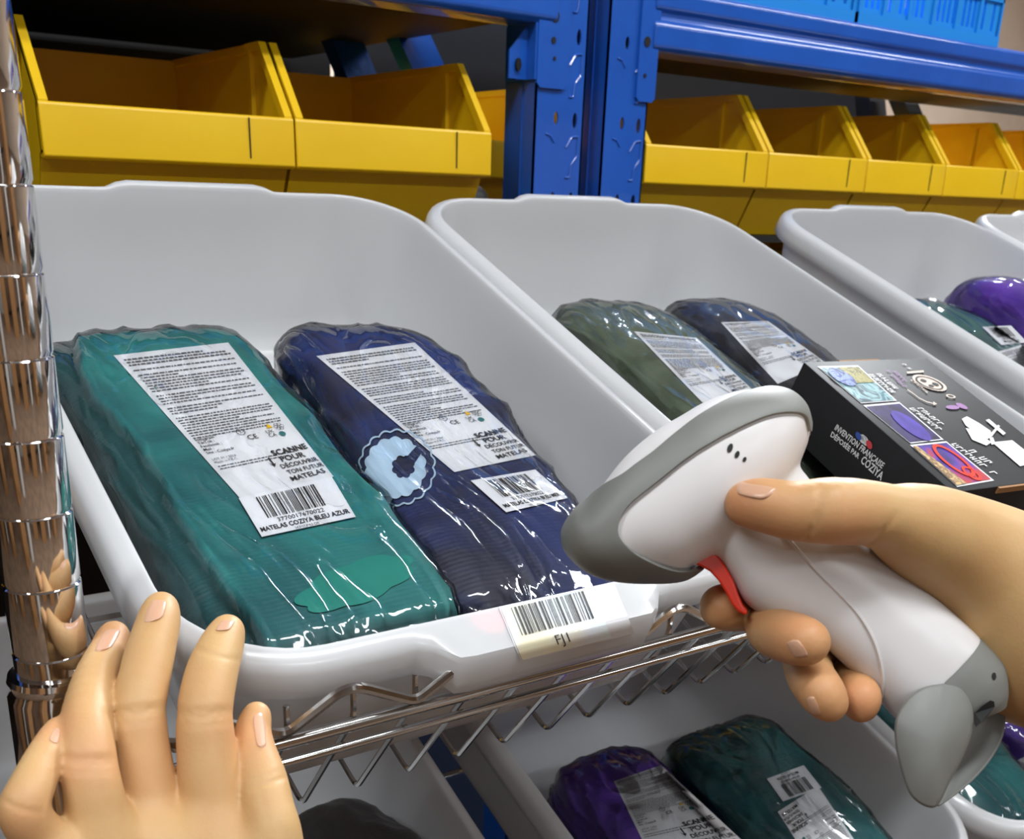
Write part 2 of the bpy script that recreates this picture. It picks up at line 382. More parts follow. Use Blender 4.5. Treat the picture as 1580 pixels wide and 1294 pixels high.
# ------------------------------------------------------------------ chrome wire shelving
sh = empty('wire_shelving', T(.0615, .371, 0), 'chrome wire shelving unit with grooved round post at the left and slanted wire shelves', 'shelf')
PX, PY = .0632, .371
prof = [(.0115, 0.01)]
z = .01
while z < 2.0:
    prof += [(.0127, z + .001), (.0127, z + .0241), (.0121, z + .0246), (.0121, z + .0251)]; z += .0254
bm = bmesh.new(); lathe(bm, [(r, zz + .0135) for r, zz in prof], 40, T(PX, PY, 0)); post = bmobj('post', bm, M_chrome, sh)
post.matrix_parent_inverse = sh.matrix_world.inverted()
def shpart(name, bm, m, parent):
    o = bmobj(name, bm, m); o.parent = parent
    o.matrix_parent_inverse = parent.matrix_world.inverted() if parent is sh else (sh.matrix_world.inverted())
    return o
def bp(a, b, c): return MB @ Vector((a, b, c))
def wire_shelf(c, A0, A1, shift, first):
    """c = height of the bottom mat; wires bend up and forward at the front edge"""
    root = bpy.data.objects.new('wire_shelf', None); COL.objects.link(root); root.parent = sh
    root.matrix_parent_inverse = Matrix.Identity(4)
    def add(name, bm):
        o = bmobj(name, bm, M_wire, root); o.matrix_parent_inverse = Matrix.Identity(4); o.matrix_basis = sh.matrix_world.inverted(); return o
    f = lambda b: b + shift
    bm = bmesh.new(); a = first
    i0 = -int((first - A0) / .0274); n = int((A1 - A0) / .0274)
    for i in range(i0, i0 + n):
        a = first + .0274 * i
        pts = fillet([bp(a, f(.70), c), bp(a, f(.2715), c), bp(a, f(.2445), c + .084), bp(a, f(.2490), c + .0948)], .005)
        tube(bm, pts, .00135, 6)
    add('wire_mat', bm)
    for (b, dc, r, nm) in ((.2385, .0870, .0029, 'front_rail'), (.2440, .0680, .0020, 'lower_rail')):
        bm = bmesh.new(); tube(bm, [bp(A0, f(b), c + dc), bp(A1, f(b), c + dc)], r, 10); add(nm, bm)
    bm = bmesh.new(); pts = []
    z0 = first - .0085 - .0548 * int((first - A0) / .0548)
    k = 0
    while z0 + .0548 * k < A1 - .05:
        t = z0 + .0548 * k
        pts += [bp(t - .0020, f(.2405), c + .1053), bp(t + .0050, f(.2405), c + .1053), bp(t + .0290, f(.2385), c + .0923), bp(t + .0330, f(.2385), c + .0923)]
        k += 1
    tube(bm, fillet(pts, .004, 3), .0021, 8); add('zigzag_rail', bm)
    bm = bmesh.new()
    for b in (.30, .42, .54, .66):
        tube(bm, [bp(A0, f(b), c - .0035), bp(A1, f(b), c - .0035)], .0022, 8)
    add('cross_wire', bm)
    bm = bmesh.new()
    for b in (.695,):
        tube(bm, [bp(A0, f(b), c + .004), bp(A1, f(b), c + .004)], .003, 8)
    tube(bm, [bp(A0, f(.2385), c + .0870), bp(A0, f(.695), c + .004)], .003, 8)
    add('side_rail', bm)
    return root
wire_shelf(CU - .112 - .0018, PX + .018, 1.5, 0, .1625)
wire_shelf(CL - .112 - .0018, .0, 1.5, -.096, .1625)
wire_shelf(CL - .37, .0, 1.5, -.19, .158)
# sleeve collar on the post, under the hand
bm = bmesh.new()
zc = P(60, 1097, .356).z
lathe(bm, [(.0129, zc + .004), (.0152, zc + .004), (.0158, zc + .002), (.0150, zc), (.0150, zc - .002), (.0162, zc - .004), (.0166, zc - .03), (.0172, zc - .06), (.0172, zc - .07), (.0129, zc - .07)], 36, T(PX, PY, 0))
col_ = shpart('collar', bm, M_chrome, sh)
bm = bmesh.new()
tube(bm, fillet([(PX + .015, PY - .004, zc - .03), (PX + .03, PY - .03, zc - .02), tuple(bp(.12, .2385, CU - .03))], .01), .0028, 8)
tube(bm, fillet([(PX + .015, PY - .004, zc - .055), (PX + .03, PY - .035, zc - .045), tuple(bp(.12, .2425, CU - .05))], .01), .0022, 8)
shpart('corner_wire', bm, M_wire, sh)
# mid brace wires seen below
# ------------------------------------------------------------------ racks with yellow bins
YF = .959; Z0 = EYE.z
def upright(x0, x1, root, hole_dx):
    bm = bmesh.new(); W_ = x1 - x0; holes = []
    zt = Z0 + .142
    zz = zt
    zlist = [zt + .0765 * k for k in range(-6, 6)]
    for zc_ in zlist:
        holes.append(oval(x0 + W_ * .43, zc_ + .001, .0028, .0062)); holes.append(oval(x0 + W_ * .82, zc_, .0030, .0075))
    holeplate(bm, [(x0, .05), (x1, .05), (x1, 2.3), (x0, 2.3)], holes, YF, YF + .002)
    box(bm, x0, x0 + .002, YF, YF + .022, .05, 2.3); box(bm, x0 - .001, x0 + .006, YF + .022, YF + .024, .05, 2.3)
    box(bm, x0 + .004, x0 + .006, YF + .024, YF + .060, .05, 2.3); box(bm, x1 - .002, x1, YF, YF + .03, .05, 2.3)
    for zc_ in zlist:   # pressed teardrop outlines
        h = zc_ - .038
        for sx, ox in ((1, .80),):
            cx = x0 + W_ * ox
            pts = [(cx - .009, YF - .0004, h + .012), (cx - .002, YF - .0004, h + .022), (cx + .0065, YF - .0004, h + .023), (cx + .006, YF - .0004, h + .004), (cx - .001, YF - .0004, h - .004), (cx - .003, YF - .0004, h - .017), (cx - .008, YF - .0004, h - .017)]
            tube(bm, fillet(pts, .002), .0011, 5)
        cx = x0 + W_ * .36
        tube(bm, [(cx - .008, YF - .0002, h + .024), (cx - .002, YF - .0002, h + .022), (cx + .003, YF - .0002, h + .016)], .0011, 5)
    o = bmobj('upright', bm, M_blue, root, smooth=False)
    return o
def rack(label):
    r = empty('steel_rack', T(0, 0, 0), label, 'rack', 'blue steel racks behind the bins'); return r
rl = rack('blue steel rack at the left holding two large yellow bins under a dark shelf')
rr_ = rack('blue steel rack at the right with a light blue crate on its beam')
upright(.680, .742, rl, 0); upright(.769, .828, rr_, 0)
def beam(x0, x1, zb, zt, root):
    bm = bmesh.new(); y = YF - .006
    prism(bm, [(y + .006, zb), (y + .004, zb + .001), (y, zb + .006), (y, zb + .026), (y + .005, zb + .032), (y + .005, zb + .036), (y, zb + .042), (y, zt - .004), (y + .004, zt), (y + .045, zt), (y + .045, zb)], x0, x1, 'x')
    o = bmobj('beam', bm, M_blue, root, smooth=True); md = o.modifiers.new('b', 'BEVEL'); md.width = .0022; md.segments = 3; md.limit_method = 'ANGLE'; md.angle_limit = math.radians(25); return o
beam(-1.6, .7, Z0 + .1495, Z0 + .2395, rl); beam(.826, 3.6, Z0 + .1375, Z0 + .1975, rr_)
# end brackets with bolts
def bracket(root, x0, x1, z0, z1, bolts, gus=None):
    bm = bmesh.new(); prism(bm, [(x0, z0 + .004), (x0 + .004, z0), (x1 - .004, z0), (x1, z0 + .004), (x1, z1), (x0, z1)], YF - .0035, YF - .0003, 'y')
    if gus: prism(bm, gus, YF - .0035, YF - .001, 'y')
    o = bmobj('bracket', bm, M_blue, root, smooth=False)
    for (x, zz, r) in bolts:
        b2 = bmesh.new(); prism(b2, oval(x, zz, r, r * 1.2, 10), YF - .0045, YF - .0030, 'y'); bmobj('bolt_hole', b2, M_hole, o, smooth=False)
bracket(rl, .6785, .716, Z0 + .093, Z0 + .24, [(.6975, Z0 + .157, .0045), (.6965, Z0 + .136, .0026), (.6985, Z0 + .12, .0016)])
bracket(rr_, .8085, .8345, Z0 + .089, Z0 + .207, [(.818, Z0 + .146, .0042), (.818, Z0 + .114, .0018)])
bm = bmesh.new(); prism(bm, [(YF - .002, Z0 + .15), (YF + .05, Z0 + .15), (YF + .05, Z0 + .10), (YF - .002, Z0 + .10)], .676, .679, 'x'); 
prism(bm, [(.655, Z0 + .10), (.679, Z0 + .10), (.679, Z0 + .152), (.655, Z0 + .125)], YF + .012, YF + .014, 'y')
g = bmobj('gusset', bm, M_blue, rl, smooth=False)
b2 = bmesh.new(); prism(b2, oval(.664, Z0 + .1125, .003, .006, 10), YF + .0108, YF + .0079, 'y'); bmobj('bolt_hole', b2, M_hole, g, smooth=False)
def panel(name, x0, x1, y0, y1, z0, z1, m, root):
    bm = bmesh.new(); box(bm, x0, x1, y0, y1, z0, z1); return bmobj(name, bm, m, root, smooth=False)
panel('shelf_panel', -1.6, .69, YF + .04, YF + .62, Z0 + .158, Z0 + .17, M_black, rl)
panel('shelf_panel', .83, 3.6, YF + .04, YF + .22, Z0 + .146, Z0 + .158, M_black, rr_)
panel('shelf_panel', -1.6, .69, YF + .03, YF + .62, Z0 - .0545, Z0 - .0465, M_black, rl)
panel('shelf_panel', .83, 3.6, YF + .03, YF + .62, Z0 - .0545, Z0 - .0465, M_black, rr_)
panel('dark_backing', -1.6, .76, YF + .64, YF + .65, Z0 - .9, Z0 + .30, M_black, rl)  # black boards added at the rear to darken the rack interior
panel('dark_backing', .77, 1.98, YF + .64, YF + .65, Z0 - .9, Z0 + .30, M_black, rr_)
panel('dark_backing', 1.98, 3.6, YF + .64, YF + .65, Z0 - .9, Z0 - .06, M_black, rr_)
for (x0, y0, x1, y1, d, wd) in ((515, 10, 556, 110, 1.30, .044), (615, 0, 662, 105, 1.26, .048)):
    A = P(x0, y0, d); B = P(x1, y1, d); A = A + (A - B) * .25; B = B + (B - A) * .2
    u = (B - A); s = Vector((1, 0, 0)) * wd / 2; bm = bmesh.new()
    vs = [bm.verts.new(p) for p in (A - s, A + s, B + s, B - s)] ; yv = Vector((0, .03, 0))
    vs2 = [bm.verts.new(p + yv) for p in (A - s, A + s, B + s, B - s)]
    bm.faces.new(vs); bm.faces.new(vs2[::-1])
    for i in range(4): bm.faces.new((vs[i], vs[(i + 1) % 4], vs2[(i + 1) % 4], vs2[i]))
    bmobj('diagonal_brace', bm, M_blue, rl, smooth=False)
for (x0, y0, x1, y1, d, wd, m_) in ((1352, 130, 1362, 240, 1.75, .04, M_black), (1395, 130, 1440, 240, 1.70, .035, M_black)):
    A = P(x0, y0, d); B = P(x1, y1, d); s = Vector((1, 0, 0)) * wd / 2; yv = Vector((0, .03, 0)); bm = bmesh.new()
    vs = [bm.verts.new(p) for p in (A - s, A + s, B + s, B - s)]; vs2 = [bm.verts.new(p + yv) for p in (A - s, A + s, B + s, B - s)]
    bm.faces.new(vs); bm.faces.new(vs2[::-1])
    for i in range(4): bm.faces.new((vs[i], vs[(i + 1) % 4], vs2[(i + 1) % 4], vs2[i]))
    bmobj('rear_brace', bm, m_, rr_, smooth=False)

def yellow_bin(w_, x, y, z, label, group, dep=.30, lipm=True):
    """x = left side, y = front of lip, z = underside"""
    t = .0028; H = .157; lb, lt = .057, .0935
    r = empty('picking_bin', T(x, y, z), label, 'bin', group)
    bm = bmesh.new()
    g = .0012
    side = [(.016, lb - .004), (.0, lb + .0), (.0, lt), (.006, lt + .001), (.055, H), (dep, H), (dep, 0), (.045, 0)]
    prism(bm, side, g, g + t, 'x'); prism(bm, side, w_ - g - t, w_ - g, 'x')
    # thick folded edges on the sides
    for xx in (g, w_ - g):
        e0 = xx if xx < w_ / 2 else xx - .007
        prism(bm, [(.0, lt - .004), (.0, lt + .002), (.053, H + .001), (.085, H + .001), (.085, H - .006), (.057, H - .006), (.006, lt - .004)], e0, e0 + .007, 'x')
        e1 = xx if xx < w_ / 2 else xx - .005
        box(bm, e1, e1 + .005, .08, dep, H - .006, H + .001)
        e2 = xx + t if xx < w_ / 2 else xx - t - .004
        box(bm, e2, e2 + .004, .075, .083, .004, H - .006)
    box(bm, g, w_ - g, dep - t, dep, 0, H); box(bm, g, w_ - g, .045, dep, 0, t)
    prism(bm, [(.045, 0), (.043, 0), (.013, lb), (.016, lb)], g, w_ - g, 'x')
    prism(bm, [(.012, lb - .001), (.0, lb - .001), (.0, lb + .002), (.012, lb + .002)], g, w_ - g, 'x')
    box(bm, g, w_ - g, .010, .0125, lb, lt)
    bmobj('body', bm, M_yel, r, smooth=False).matrix_parent_inverse = Matrix.Identity(4)
    bm = bmesh.new()
    xs = w_ * .80
    prism(bm, [(-.0022, lb - .002), (.0005, lb - .0045), (.006, lb - .0045), (.006, lb), (.0012, lb + .001), (.0012, lt - .001), (.004, lt + .0005), (.0, lt + .001), (-.0015, lt - .001)], g * .3, w_ - g * .3, 'x')
    lo_ = bmobj('label_lip', bm, M_yel, r, smooth=True); lo_.matrix_parent_inverse = Matrix.Identity(4); md = lo_.modifiers.new('b', 'BEVEL'); md.width = .0009; md.segments = 2; md.limit_method = 'ANGLE'; md.angle_limit = math.radians(25)
    bm = bmesh.new(); box(bm, xs, xs + .0012, -.0026, -.0020, lb + .003, lt - .001); bmobj('lip_slot', bm, M_hole, r, smooth=False)
    return r
zb = Z0 - .0455
GY = 'yellow picking bins along the rack'
Yb = YF + .003
for (x0, x1, lab) in ((.206, .4185, 'large yellow bin at the left beside the chrome post, upper left rack'), (.4195, .6275, 'large yellow bin between another yellow bin and the blue uprights'),
        ):
    yellow_bin(x1 - x0, x0, Yb - .004, zb, lab, GY)
edges = [.832, 1.026, 1.2085, 1.375, 1.549, 1.722, 1.895, 2.07, 2.24]
labs = ['yellow bin directly right of the blue upright', 'yellow bin second to the right of the blue upright, glare on its lip', 'yellow bin third to the right of the blue upright',
        'yellow bin fourth to the right of the blue upright', 'yellow bin cut by the right edge below the blue beam']
for i in range(5):
    yellow_bin(edges[i + 1] - edges[i] - .001, edges[i], Yb, zb, labs[i], GY)
# bins standing further back between the uprights, and the row below
b = yellow_bin(.186, .641, YF + .16, zb, 'yellow bin set back behind the two blue uprights', GY)
for i, x in enumerate((-.16, .06, .28, .50)):
    yellow_bin(.212, x, YF + .0, zb - .24, 'shaded yellow bin on the lower rack level seen between chrome post and white bin', 'yellow bins on the lower rack level')
for i, x in enumerate((.86, 1.07, 1.28)):
    yellow_bin(.20, x, YF + .1, zb - .185, 'shaded yellow bin below the black shelf behind the white bins', 'yellow bins below the black shelf at the right')
panel('shelf_panel', -1.6, .69, YF + .03, YF + .62, zb - .255, zb - .242, M_black, rl)
panel('shelf_panel', .83, 3.6, YF + .03, YF + .62, zb - .20, zb - .187, M_black, rr_)
# black bundle right of bin B
def superell(nx, hx, hy, hz, e1=.5, e2=.5):
    """cube grid mapped to a rounded box; returns verts, faces"""
    n = nx; vid = {}; V = []; Fc = []
    def add(p):
        k = tuple(round(c, 6) for c in p)
        if k not in vid: vid[k] = len(V); V.append(p)
        return vid[k]
    for ax in range(3):
        for sgn in (-1, 1):
            for i in range(n):
                for j in range(n):
                    q = []
                    for (di, dj) in ((0, 0), (1, 0), (1, 1), (0, 1)):
                        u = -1 + 2 * (i + di) / n; v = -1 + 2 * (j + dj) / n; p = [0, 0, 0]; p[ax] = sgn; p[(ax + 1) % 3] = u; p[(ax + 2) % 3] = v; q.append(add(tuple(p)))
                    Fc.append(q if sgn > 0 else q[::-1])
    out = []
    for (x, y, z_) in V:
        d = (abs(x) ** e1 + abs(y) ** e1 + abs(z_) ** e2) ** (1 / e1) if False else (abs(x) ** e1 + abs(y) ** e1 + abs(z_) ** e1) ** (1 / e1)
        out.append(Vector((x * hx / d, y * hy / d, z_ * hz / d)))
    return out, Fc
def blob(name, mw, hx, hy, hz, m, label, cat, e=4, amp=.004, sc=25, group=None):
    V, Fc = superell(28, hx, hy, hz, e)
    V = [v + v.normalized() * amp * (noise.noise(v * sc) + .5 * (1 - abs(noise.noise(v * sc * 2.2))) ) for v in V]
    o = mkobj(name, V, Fc, m, smooth=70, mw=mw); tag(o, label, cat, group); return o
pb = P(736, 290, 1.075)
blob('black_bag', T(pb.x + .01, YF + .052, Z0 - .025), .017, .03, .026, M_bag, 'small black bag squeezed beside the second large yellow bin', 'bag', 3, .002)

# light blue crates
def crate(x0, x1, label, hole=True):
    r = empty('plastic_crate', T(x0, YF + .0, Z0 + .1980), label, 'crate', 'light blue crates on the right beam')
    W_ = x1 - x0; H = .22; D = .34
    def wall(name, x, y, rot, W2):
        holes = []
        nbar = int(W2 / .0105)
        for row in ((.018, .050), (.060, .098), (.108, .145)):
            for k in range(1, nbar - 1):
                cx = W2 * (k + .5) / nbar
                if (k % 6) in (0,): continue
                holes.append([(cx - .0028, row[0]), (cx + .0028, row[0]), (cx + .0028, row[1]), (cx - .0028, row[1])])
        bm = bmesh.new(); holeplate(bm, [(0, 0), (W2, 0), (W2, H), (0, H)], holes, 0, .004)
        box(bm, 0, W2, -.004, 0, .0, .012); box(bm, 0, W2, -.003, 0, .052, .058); box(bm, 0, W2, -.006, 0, H - .02, H)
        for k in range(0, 7):
            xx = W2 * k / 6; box(bm, max(0, xx - .003), min(W2, xx + .003), -.003, 0, 0, H)
        o = bmobj(name, bm, M_crate, r, smooth=False); o.matrix_parent_inverse = Matrix.Identity(4); o.matrix_basis = T(x, y, 0) @ RZ(rot); return o
    wall('crate_wall', 0, .006, 0, W_); wall('crate_wall', W_, .006, math.pi / 2, D); wall('crate_wall', 0, D, -math.pi / 2, D - .006); wall('crate_wall', W_, D, math.pi, W_)
    bm = bmesh.new(); box(bm, .004, W_ - .004, .006, D - .004, .001, .005); bmobj('crate_floor', bm, M_crate, r, smooth=False).matrix_parent_inverse = Matrix.Identity(4)
crate(1.152, 1.442, 'light blue slotted plastic crate at the right end, in front of beige wall')
crate(.86, 1.145, 'light blue slotted plastic crate on the beam, left of its twin, mostly cropped')

# ------------------------------------------------------------------ decals : ink and paper that lie on real surfaces
def homog(quad, W_, H_):
    src = [(0, 0), (W_, 0), (W_, H_), (0, H_)]; A = []; B = []
    for (x, y), (u, v) in zip(src, quad):
        A.append([x, y, 1, 0, 0, 0, -u * x, -u * y]); B.append(u); A.append([0, 0, 0, x, y, 1, -v * x, -v * y]); B.append(v)
    h = np.linalg.solve(np.array(A, float), np.array(B, float)); Hm = np.append(h, 1).reshape(3, 3)
    def f(x, y):
        q = Hm @ np.array([x, y, 1]); return q[0] / q[2], q[1] / q[2]
    return f
def bvh_of(o):
    me = o.data; mw = o.matrix_world
    return BVHTree.FromPolygons([mw @ v.co for v in me.vertices], [list(p.vertices) for p in me.polygons])
class Surf:
    """paper label on a surface; quad = photo corners bl, br, tr, tl ; uv in label units"""
    def __init__(s, bvh, quad, W_, H_, parent):
        s.bvh, s.W, s.H, s.par = bvh, W_, H_, parent; s.f = homog(quad, W_, H_)
        ds = []
        for i in range(5):
            for j in range(5):
                h = bvh.ray_cast(EYE, ray(*s.f(W_ * (i + .5) / 5, H_ * (j + .5) / 5)).normalized())
                if h[0] is not None: ds.append(h[3])
        s.dm = sorted(ds)[len(ds) // 2] if ds else .5
        s.inv = parent.matrix_world.inverted()
    def pt(s, u, v, lift):
        d = ray(*s.f(u, v)).normalized(); h = s.bvh.ray_cast(EYE, d)
        if h[0] is None: p = EYE + d * (s.dm); n = -d
        else:
            p = h[0]; n = h[1]
            if n.dot(d) > 0: n = -n
        return s.inv @ (p - d * lift / max(.35, -n.dot(d)))
    def sheet(s, name, m, lift=.0006, nx=24, ny=30, round_=0, uv=None, solid=False):
        u0, v0, u1, v1 = uv or (0, 0, s.W, s.H); V = []; Fc = []
        for j in range(ny + 1):
            for i in range(nx + 1):
                V.append(s.pt(u0 + (u1 - u0) * i / nx, v0 + (v1 - v0) * j / ny, lift))
        for j in range(ny):
            for i in range(nx):
                a = j * (nx + 1) + i; Fc.append((a, a + 1, a + nx + 2, a + nx + 1))
        return mkobj(name, V, Fc, m, s.par, smooth=80)
    def flat(s, name, shapes, m, lift=.0010, parent=None):
        V = []; Fc = []
        for (vs, fs) in shapes:
            b0 = len(V); V += [s.pt(x, y, lift) for (x, y) in vs]; Fc += [[b0 + i for i in f] for f in fs]
        if V: return mkobj(name, V, Fc, m, parent or s.par, smooth=False)
def rect(x0, y0, x1, y1, n=1):
    """rect split along its long side"""
    vs = []; fs = []
    if (x1 - x0) > (y1 - y0):
        for k in range(n + 1): x = x0 + (x1 - x0) * k / n; vs += [(x, y0), (x, y1)]
    else:
        for k in range(n + 1): y = y0 + (y1 - y0) * k / n; vs += [(x1, y), (x0, y)]
    for k in range(n): fs.append((2 * k, 2 * k + 2, 2 * k + 3, 2 * k + 1))
    return vs, fs
_tc = {}
def text(s, x, y, size, rot=0, align='LEFT', bold=0, shear=0, sx=1):
    k = (s, align, bold, shear)
    if k not in _tc:
        cu = bpy.data.curves.new('t', 'FONT'); cu.body = s; cu.size = 1; cu.align_x = align; cu.offset = bold; cu.resolution_u = 2; cu.shear = shear
        o = bpy.data.objects.new('t', cu); COL.objects.link(o)
        dg = bpy.context.evaluated_depsgraph_get(); me = bpy.data.meshes.new_from_object(o.evaluated_get(dg))
        _tc[k] = ([(v.co.x, v.co.y) for v in me.vertices], [list(p.vertices) for p in me.polygons])
        bpy.data.objects.remove(o); bpy.data.meshes.remove(me); bpy.data.curves.remove(cu)
    vs, fs = _tc[k]; c, s_ = math.cos(rot), math.sin(rot)
    return [(x + (a * sx * c - b_ * s_) * size, y + (a * sx * s_ + b_ * c) * size) for a, b_ in vs], fs
def barcode(x0, x1, y0, y1, rnd, n=30):
    r = random.Random(rnd); ws = [r.choice((1, 1, 2, 3)) for _ in range(2 * n)]; t = sum(ws); x = x0; out = []
    for i, w_ in enumerate(ws):
        w2 = w_ * (x1 - x0) / t
        if i % 2 == 0: out.append(rect(x, y0, x + w2 * .9, y1, 5))
        x += w2
    return out
def words(x0, x1, y, h, rnd):
    r = random.Random(rnd); out = []; x = x0
    while x < x1:
        w_ = r.uniform(.012, .05) * 1.0
        if x + w_ > x1: break
        out.append(rect(x, y, x + w_, y + h, 1)); x += w_ + .009
    return out
def info_label(bvh, quad, root, seed=1, flip=False, dense=True, big=True):
    """the long multi-lingual notice; label units: width 1, height 1.9, text reads from bottom (v=0) to top"""
    W_, H_ = 1.0, 1.9
    S = Surf(bvh, quad, W_, H_, root); sh_ = S.sheet('notice_label', M_paper, .0006)
    g = []; y = 1.83; k = 0; r = random.Random(seed)
    n = 0
    while y > .80:
        full = r.random() > .22
        if n in (3, 5, 13, 18, 22): y -= .028; n += 1; continue
        lim = .95 if full else r.uniform(.4, .8)
        if y < 1.2: lim = min(lim, .95)
        g += words(.05, lim, y, .012 if n > 2 else .015, seed * 100 + n); y -= .033; n += 1
    blk = []
    for i, t_ in enumerate(('Instagram :', 'TikTok :', 'Facebook :', 'Mail :', 'Site : Coziya.fr')):
        blk.append(text(t_, .05, .80 - .045 * i, .045, bold=.012))
    for i, t_ in enumerate(('LOT 01 / 2024', 'Made in P.R.C.')):
        blk.append(text(t_, .05, .53 - .04 * i, .038))
    g += words(.05, .85, .44, .011, seed + 7); g += words(.05, .75, .405, .011, seed + 8)
    blk.append(text('CE', .50, .70, .085)); blk.append(text('UK', .70, .735, .06)); blk.append(text('CA', .70, .685, .06))
    blk.append(text('3-', .47, .80, .05))
    def ring(cx, cy, r0, r1, n=16):
        vs = []; fs = []
        for k2 in range(n): a = 2 * math.pi * k2 / n; vs += [(cx + r0 * math.cos(a), cy + r0 * math.sin(a)), (cx + r1 * math.cos(a), cy + r1 * math.sin(a))]
        for k2 in range(n): a = 2 * k2; b_ = 2 * ((k2 + 1) % n); fs.append((a, b_, b_ + 1, a + 1))
        return vs, fs
    blk.append(ring(.485, .815, .035, .041)); blk += [ring(.86 + .03 * math.cos(a), .80 + .03 * math.sin(a), .017, .021, 8) for a in (0, 1.05, 2.1, 3.14, 4.19, 5.24)]
    hand = [text('SCANNE', .60, .44, .100, .03, bold=.024, sx=.95), text('POUR', .63, .345, .098, .02, bold=.016), text('DÉCOUVRIR', .58, .255, .080, .02, bold=.014, sx=.9), text('TON FUTUR', .60, .165, .078, .03, bold=.012, sx=.9), text('MATELAS', .58, .065, .092, .05, bold=.010)]
    arrow = [rect(.53, .32, .545, .43, 2), ([(.50, .36), (.535, .30), (.565, .345), (.535, .33)], [(0, 1, 2, 3)])]
    S.flat('small_print', g, M_inkg, .0010, sh_)
    S.flat('print', blk + hand + arrow, M_ink, .0011, sh_)
    disc = ([(.84 + .032 * math.cos(2 * math.pi * k2 / 14), .70 + .032 * math.sin(2 * math.pi * k2 / 14)) for k2 in range(14)], [list(range(14))])
    S.flat('recycling_mark', [disc], M_teal, .0011, sh_)
    tri = ([(.74, .80), (.80, .80), (.77, .86)], [(0, 1, 2)]); S.flat('warning_mark', [tri], M_yel, .0011, sh_)
    return sh_
def bar_label(bvh, quad, root, name_, seed):
    S = Surf(bvh, quad, 1.0, .42, root); sh_ = S.sheet('barcode_label', M_lblw, .0012, 20, 12)
    ink = barcode(.17, .80, .17, .39, seed, 26)
    S.flat('barcode', ink, M_ink, .0015, sh_)
    S.flat('print', [text('3770017670022', .5, .115, .055, align='CENTER', sx=1.4), text(name_, .5, .05, .062, align='CENTER', bold=.02, sx=1.12), text('14,5*17,5*4,5 CM', .5, .008, .035, align='CENTER')], M_ink, .0015, sh_)
    return sh_

